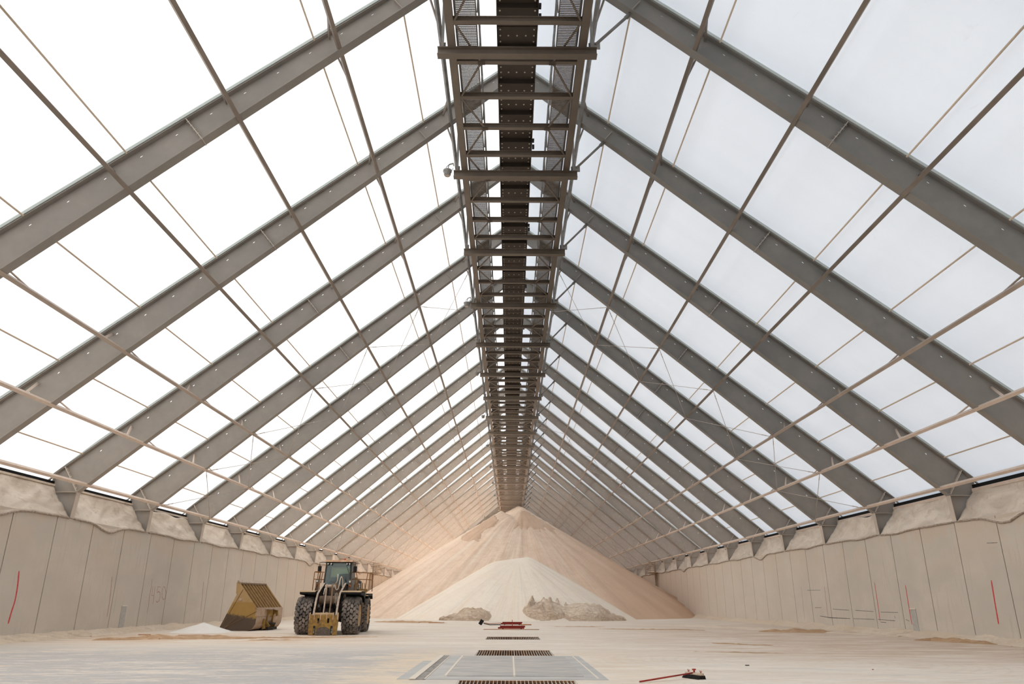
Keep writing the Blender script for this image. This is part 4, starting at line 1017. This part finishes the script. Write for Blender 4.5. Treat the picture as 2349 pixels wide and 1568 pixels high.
for y in (0, BWd-.05):
    q = MB(); q.prism(prof, y, y+.05); sp_ = q.build('side_plate', M_bpaint, BK)
    if y == 0:
        e = MB(); e.bar((-2.05,-.01,.05), (-.95,-.01,2.20), .02, .035, (0,1,0)); e.bar((-1.78,-.01,.16),(.0,-.01,1.02), .02, .05, (0,1,0)); e.bar((-1.86,-.01,.06),(-1.1,-.01,.75), .02, .04, (0,1,0)); e.build('weld_rib', mat('bucket_rib_paint', (.30,.18,.07), (.20,.12,.06), scale=8), sp_)
        e = MB(); e.lathe([(-.07,.001),(-.07,.05),(-.05,.085),(0,.085)], (-1.02,.0,1.66), 'y', 18); e.build('lifting_eye', M_bdust, sp_)
q = MB(); sh = [(-2.15,.0),(-.85,.0),(-.42,.02),(-.16,.13),(-.02,.36),(.02,.74),(.02,.98)]
for (a, b) in zip(sh[:-1], sh[1:]): q.add([(a[0],.05,a[1]),(b[0],.05,b[1]),(b[0],BWd-.05,b[1]),(a[0],BWd-.05,a[1])], [(0,1,2,3)], 0, True)
so = q.build('curved_shell', M_bdust, BK, fixn=False); md = so.modifiers.new('thick', 'SOLIDIFY'); md.thickness = .05; md.offset = 1
q = MB(); q.box(-.06, .035, 0, BWd, .76, 1.20); q.build('back_panel', M_bdust, BK, bevel=.01)
q = MB(); q.bar((-.04,0,1.20), (-.04,BWd,1.20), .12, .05, (0,0,1)); q.build('top_flange', M_armtop, BK)
q = MB(); q.bar((-1.26,0,2.62), (-1.26,BWd,2.62), .20, .14, (.75,0,.66)); q.build('spill_rail', M_armtop, BK)
q = MB(); q.bar((-1.32,.05,2.56), (-.09,.05,1.14), .03, .03); a, b = V((-1.33,0,2.56)), V((-.10,0,1.13))
q.add([a+V((0,.05,0)), b+V((0,.05,0)), b+V((0,BWd-.05,0)), a+V((0,BWd-.05,0)), a+V((-.03,.05,-.03)), b+V((-.03,.05,-.03)), b+V((-.03,BWd-.05,-.03)), a+V((-.03,BWd-.05,-.03))], [(0,1,2,3),(7,6,5,4),(0,4,5,1),(1,5,6,2),(2,6,7,3),(3,7,4,0)])
q.build('spill_guard', mat('dark_orange_plate', (.24,.12,.035), (.17,.08,.03), scale=4), BK)
for i in range(10):
    y = .06+(BWd-.12)*i/9; q = MB(); q.bar((-1.19,y,2.47), (-.05,y,1.16), .10, .09, (.76,0,.65)); q.build('guard_bar', M_bbar, BK)
q = MB(); q.box(-2.16, -1.75, 0, BWd, -.01, .045); q.build('cutting_edge', M_ldark, BK)
for y in (1.35, 2.15):
    q = MB(); q.prism([(.02,1.10),(.34,1.06),(.36,.78),(.26,.74),(.20,.92),(.10,.80),(.08,.45),(.24,.30),(.22,.06),(.0,.04),(-.06,.36)], y, y+.07); q.build('hook_plate', M_yel, BK)
q = MB(); q.box(.03, .36, 1.10, 2.45, 1.14, 1.17); q.build('hook_cover', M_armtop, BK)
q = MB(); q.lathe([(1.42,.001),(1.42,.06),(2.15,.06),(2.15,.001)], (.24,0,.34), 'y', 14); q.build('hinge_pin', M_ldark, BK)
q = MB(); q.box(-.2, .28, 1.2, 2.4, .02, .16); q.build('heel_block', M_ldark, BK)
q = MB(); q.prism([(.0,.05),(.2,.1),(.1,.62),(.0,.62)], .95, 1.0); q.build('gusset', M_yel, BK)

# ------------------------------------------------------------------ red tools, brooms, scraps on the floor
M_red = mat('red_painted_steel', (.42, .035, .02), (.30, .03, .018), scale=6, rough=.5)
M_oran = mat('orange_wooden_pole', (.56, .24, .09), (.45, .18, .07), scale=6, rough=.7)
M_bris = mat('black_bristles', (.006, .006, .006), (.03, .025, .02), scale=60, rough=.9)
M_wood = mat('pale_broom_block', (.72, .60, .46), (.52, .38, .26), scale=9, rough=.8)
def trestle(x, y, w_, lb, poles):
    t = tag(empty('red_steel_trestle', (x, y, flz(y))), lb, 'trestle')
    for (x0, x1, yy, z, h) in ((-.78*w_, .80*w_, .35, .16, .10), (-.90*w_, .74*w_, -.10, .09, .09)):
        q = MB(); ibeam(q, (x0, yy, z), (x1, yy, z), .10, h, .018, .02); q.build('red_beam', M_red, t)
    q = MB(); q.tube([(0,.2,.1),(0,.2,.36)], .022, 8); q.build('centre_post', M_red, t)
    for xx in (-.6*w_, .55*w_):
        q = MB(); q.bar((xx,-.2,.04), (xx,.5,.08), .06, .07); q.build('foot', M_ldark, t)
    return t
trestle(.02, 56.6, .92, 'farther red steel trestle lying flat on the floor, beside the upturned broom', None)
trestle(.0, 47.8, .98, 'nearer red steel trestle lying flat on the floor behind the farthest grate', None)
def pole(x0, x1, y, z, lb, r=.018, y1=None):
    q = MB(); y1 = y if y1 is None else y1; q.tube([(x0, y, flz(y)+z), (x1, y1, flz(y1)+z)], r, 8); tag(q.build('pole', M_oran), lb, 'pole')
pole(-1.75, 1.62, 47.2, .025, 'thin orange pole on the floor in front of the nearer red trestle')
pole(.60, 1.40, 56.0, .05, 'orange pole end poking out right of the farther red trestle', .035)
br = tag(empty('push_broom', (-2.0, 56.4, flz(56.4))), 'black-headed push broom lying left of the farther red trestle', 'broom')
q = MB(); q.bar((-.32,0,.05), (-.14,.1,.34), .26, .11, (0,1,0)); q.build('bristle_head', M_bris, br)
q = MB(); q.tube([(-.16,.05,.20),(.3,.0,.10),(1.3,.2,.14)], .02, 8); q.build('handle', M_oran, br)
q = MB(); q.tube([(-.05,-.1,.12),(.4,-.3,.04),(1.2,-.3,.05)], .03, 8); q.build('broom_strap', M_ldark, br)
nb = tag(empty('push_broom', (3.95, 17.72, flz(18)+0), math.radians(-62)), 'push broom with a pale block and red handle, nearest the camera on the right', 'broom')
q = MB(); 
import itertools
for i in range(22):
    for j in range(5):
        x = -.25+.50*i/21; y = -.06+.03*j; a = random.uniform(-.02,.02); q.bar((x,y,.075), (x+a,y*1.7-.02,.0), .026, .026)
bh = q.build('bristles', M_bris, nb)
q = MB(); q.box(-.25,.25,-.065,.065,.07,.125); q.build('broom_block', M_wood, nb, bevel=.015)
q = MB(); q.tube([(0,0,.12),(.0,.0,.19)], .02, 8); q.box(-.03,.03,-.03,.03,.17,.20); q.build('red_socket', M_red, nb)
for x in (-.2, .2):
    q = MB(); q.tube([(x-.03,.03,.12),(x-.04,.03,.175)], .008, 6); q.build('bolt_stub', M_red, nb)
    q = MB(); q.tube([(x+.02,.0,.12),(x+.04,.0,.17)], .008, 6); q.build('bolt_stub', M_red, nb)
hd_ = MB(); mi_ = Matrix.Rotation(math.radians(62), 4, 'Z'); e0 = mi_ @ V((2.56-3.95, 16.72-17.72, 0)); hd_.tube([(0,0,.12), tuple(V((e0.x, e0.y, .03)))], .017, 10); hd_.build('red_handle', M_red, nb)
def scrap(nm, x, y, sz, M_, lb, h=.03):
    q = MB(); q.bar((x-sz/2,y,flz(y)+h/2+.01), (x+sz/2,y+sz*.2,flz(y)+h/2+.01), min(.07, sz*.4), h); tag(q.build(nm, M_), lb, 'scrap')
scrap('rusty_bar', -18.0, 38.2, .55, M_oran, 'short rusty bar on the floor near the left wall')
scrap('rusty_rod', -15.6, 38.0, 1.3, M_oran, 'longer rusty rod on the floor in front of the white salt heap', .02)
scrap('dark_twig', 6.17, 21.1, .10, M_ldark, 'small dark twig on the pale floor right of the broom', .02)
scrap('red_chip', 9.0, 20.0, .04, M_red, 'tiny red chip on the near right floor', .015)
scrap('red_bar', -5.9, 60.8, 1.2, M_oran, 'thin rusty bar on the brown sand heap right of the loader', .05)

# ------------------------------------------------------------------ caged ladders near the far end
M_lad = mat('brown_ladder_steel', (.42, .27, .15), (.56, .40, .27), scale=4, rough=.8)
for s, y, lb in ((1, 107.0, 'brown caged access ladder on the right wall beside the stockpile'), (-1, 112.0, 'brown caged access ladder on the left wall behind the stockpile')):
    t = tag(empty('access_ladder', (s*20.3, y, 0)), lb, 'ladder', None)
    for d_ in (-.25, .25):
        q = MB(); q.bar((0,d_,.5), (0,d_,WT+1.6), .06, .06); q.build('stile', M_lad, t)
    for i in range(22):
        q = MB(); z = .8+.28*i; q.tube([(0,-.25,z),(0,.25,z)], .018, 6); q.build('rung', M_lad, t)
    for i in range(4):
        z = WT-.2+.55*i; q = MB(); q.tube([(0,-.3,z),(-s*.7,-.5,z),(-s*.9,0,z),(-s*.7,.5,z),(0,.3,z)], .03, 6); q.build('cage_hoop', M_lad, t)
    q = MB(); q.box(min(-s*1.0,s*.1), max(-s*1.0,s*.1), -1.6, 1.6, WT+.02, WT+.1); q.build('platform', M_lad, t)
    for z in (WT+.6, WT+1.15):
        q = MB(); q.tube([(s*.1,-1.6,z),(-s*1.0,-1.6,z),(-s*1.0,1.6,z),(s*.1,1.6,z)], .03, 6); q.build('guard_rail', M_lad, t)
    for yy in (-1.6, -.5, .5, 1.6):
        q = MB(); q.bar((-s*1.0,yy,WT+.1), (-s*1.0,yy,WT+1.15), .05, .05); q.build('rail_post', M_lad, t)
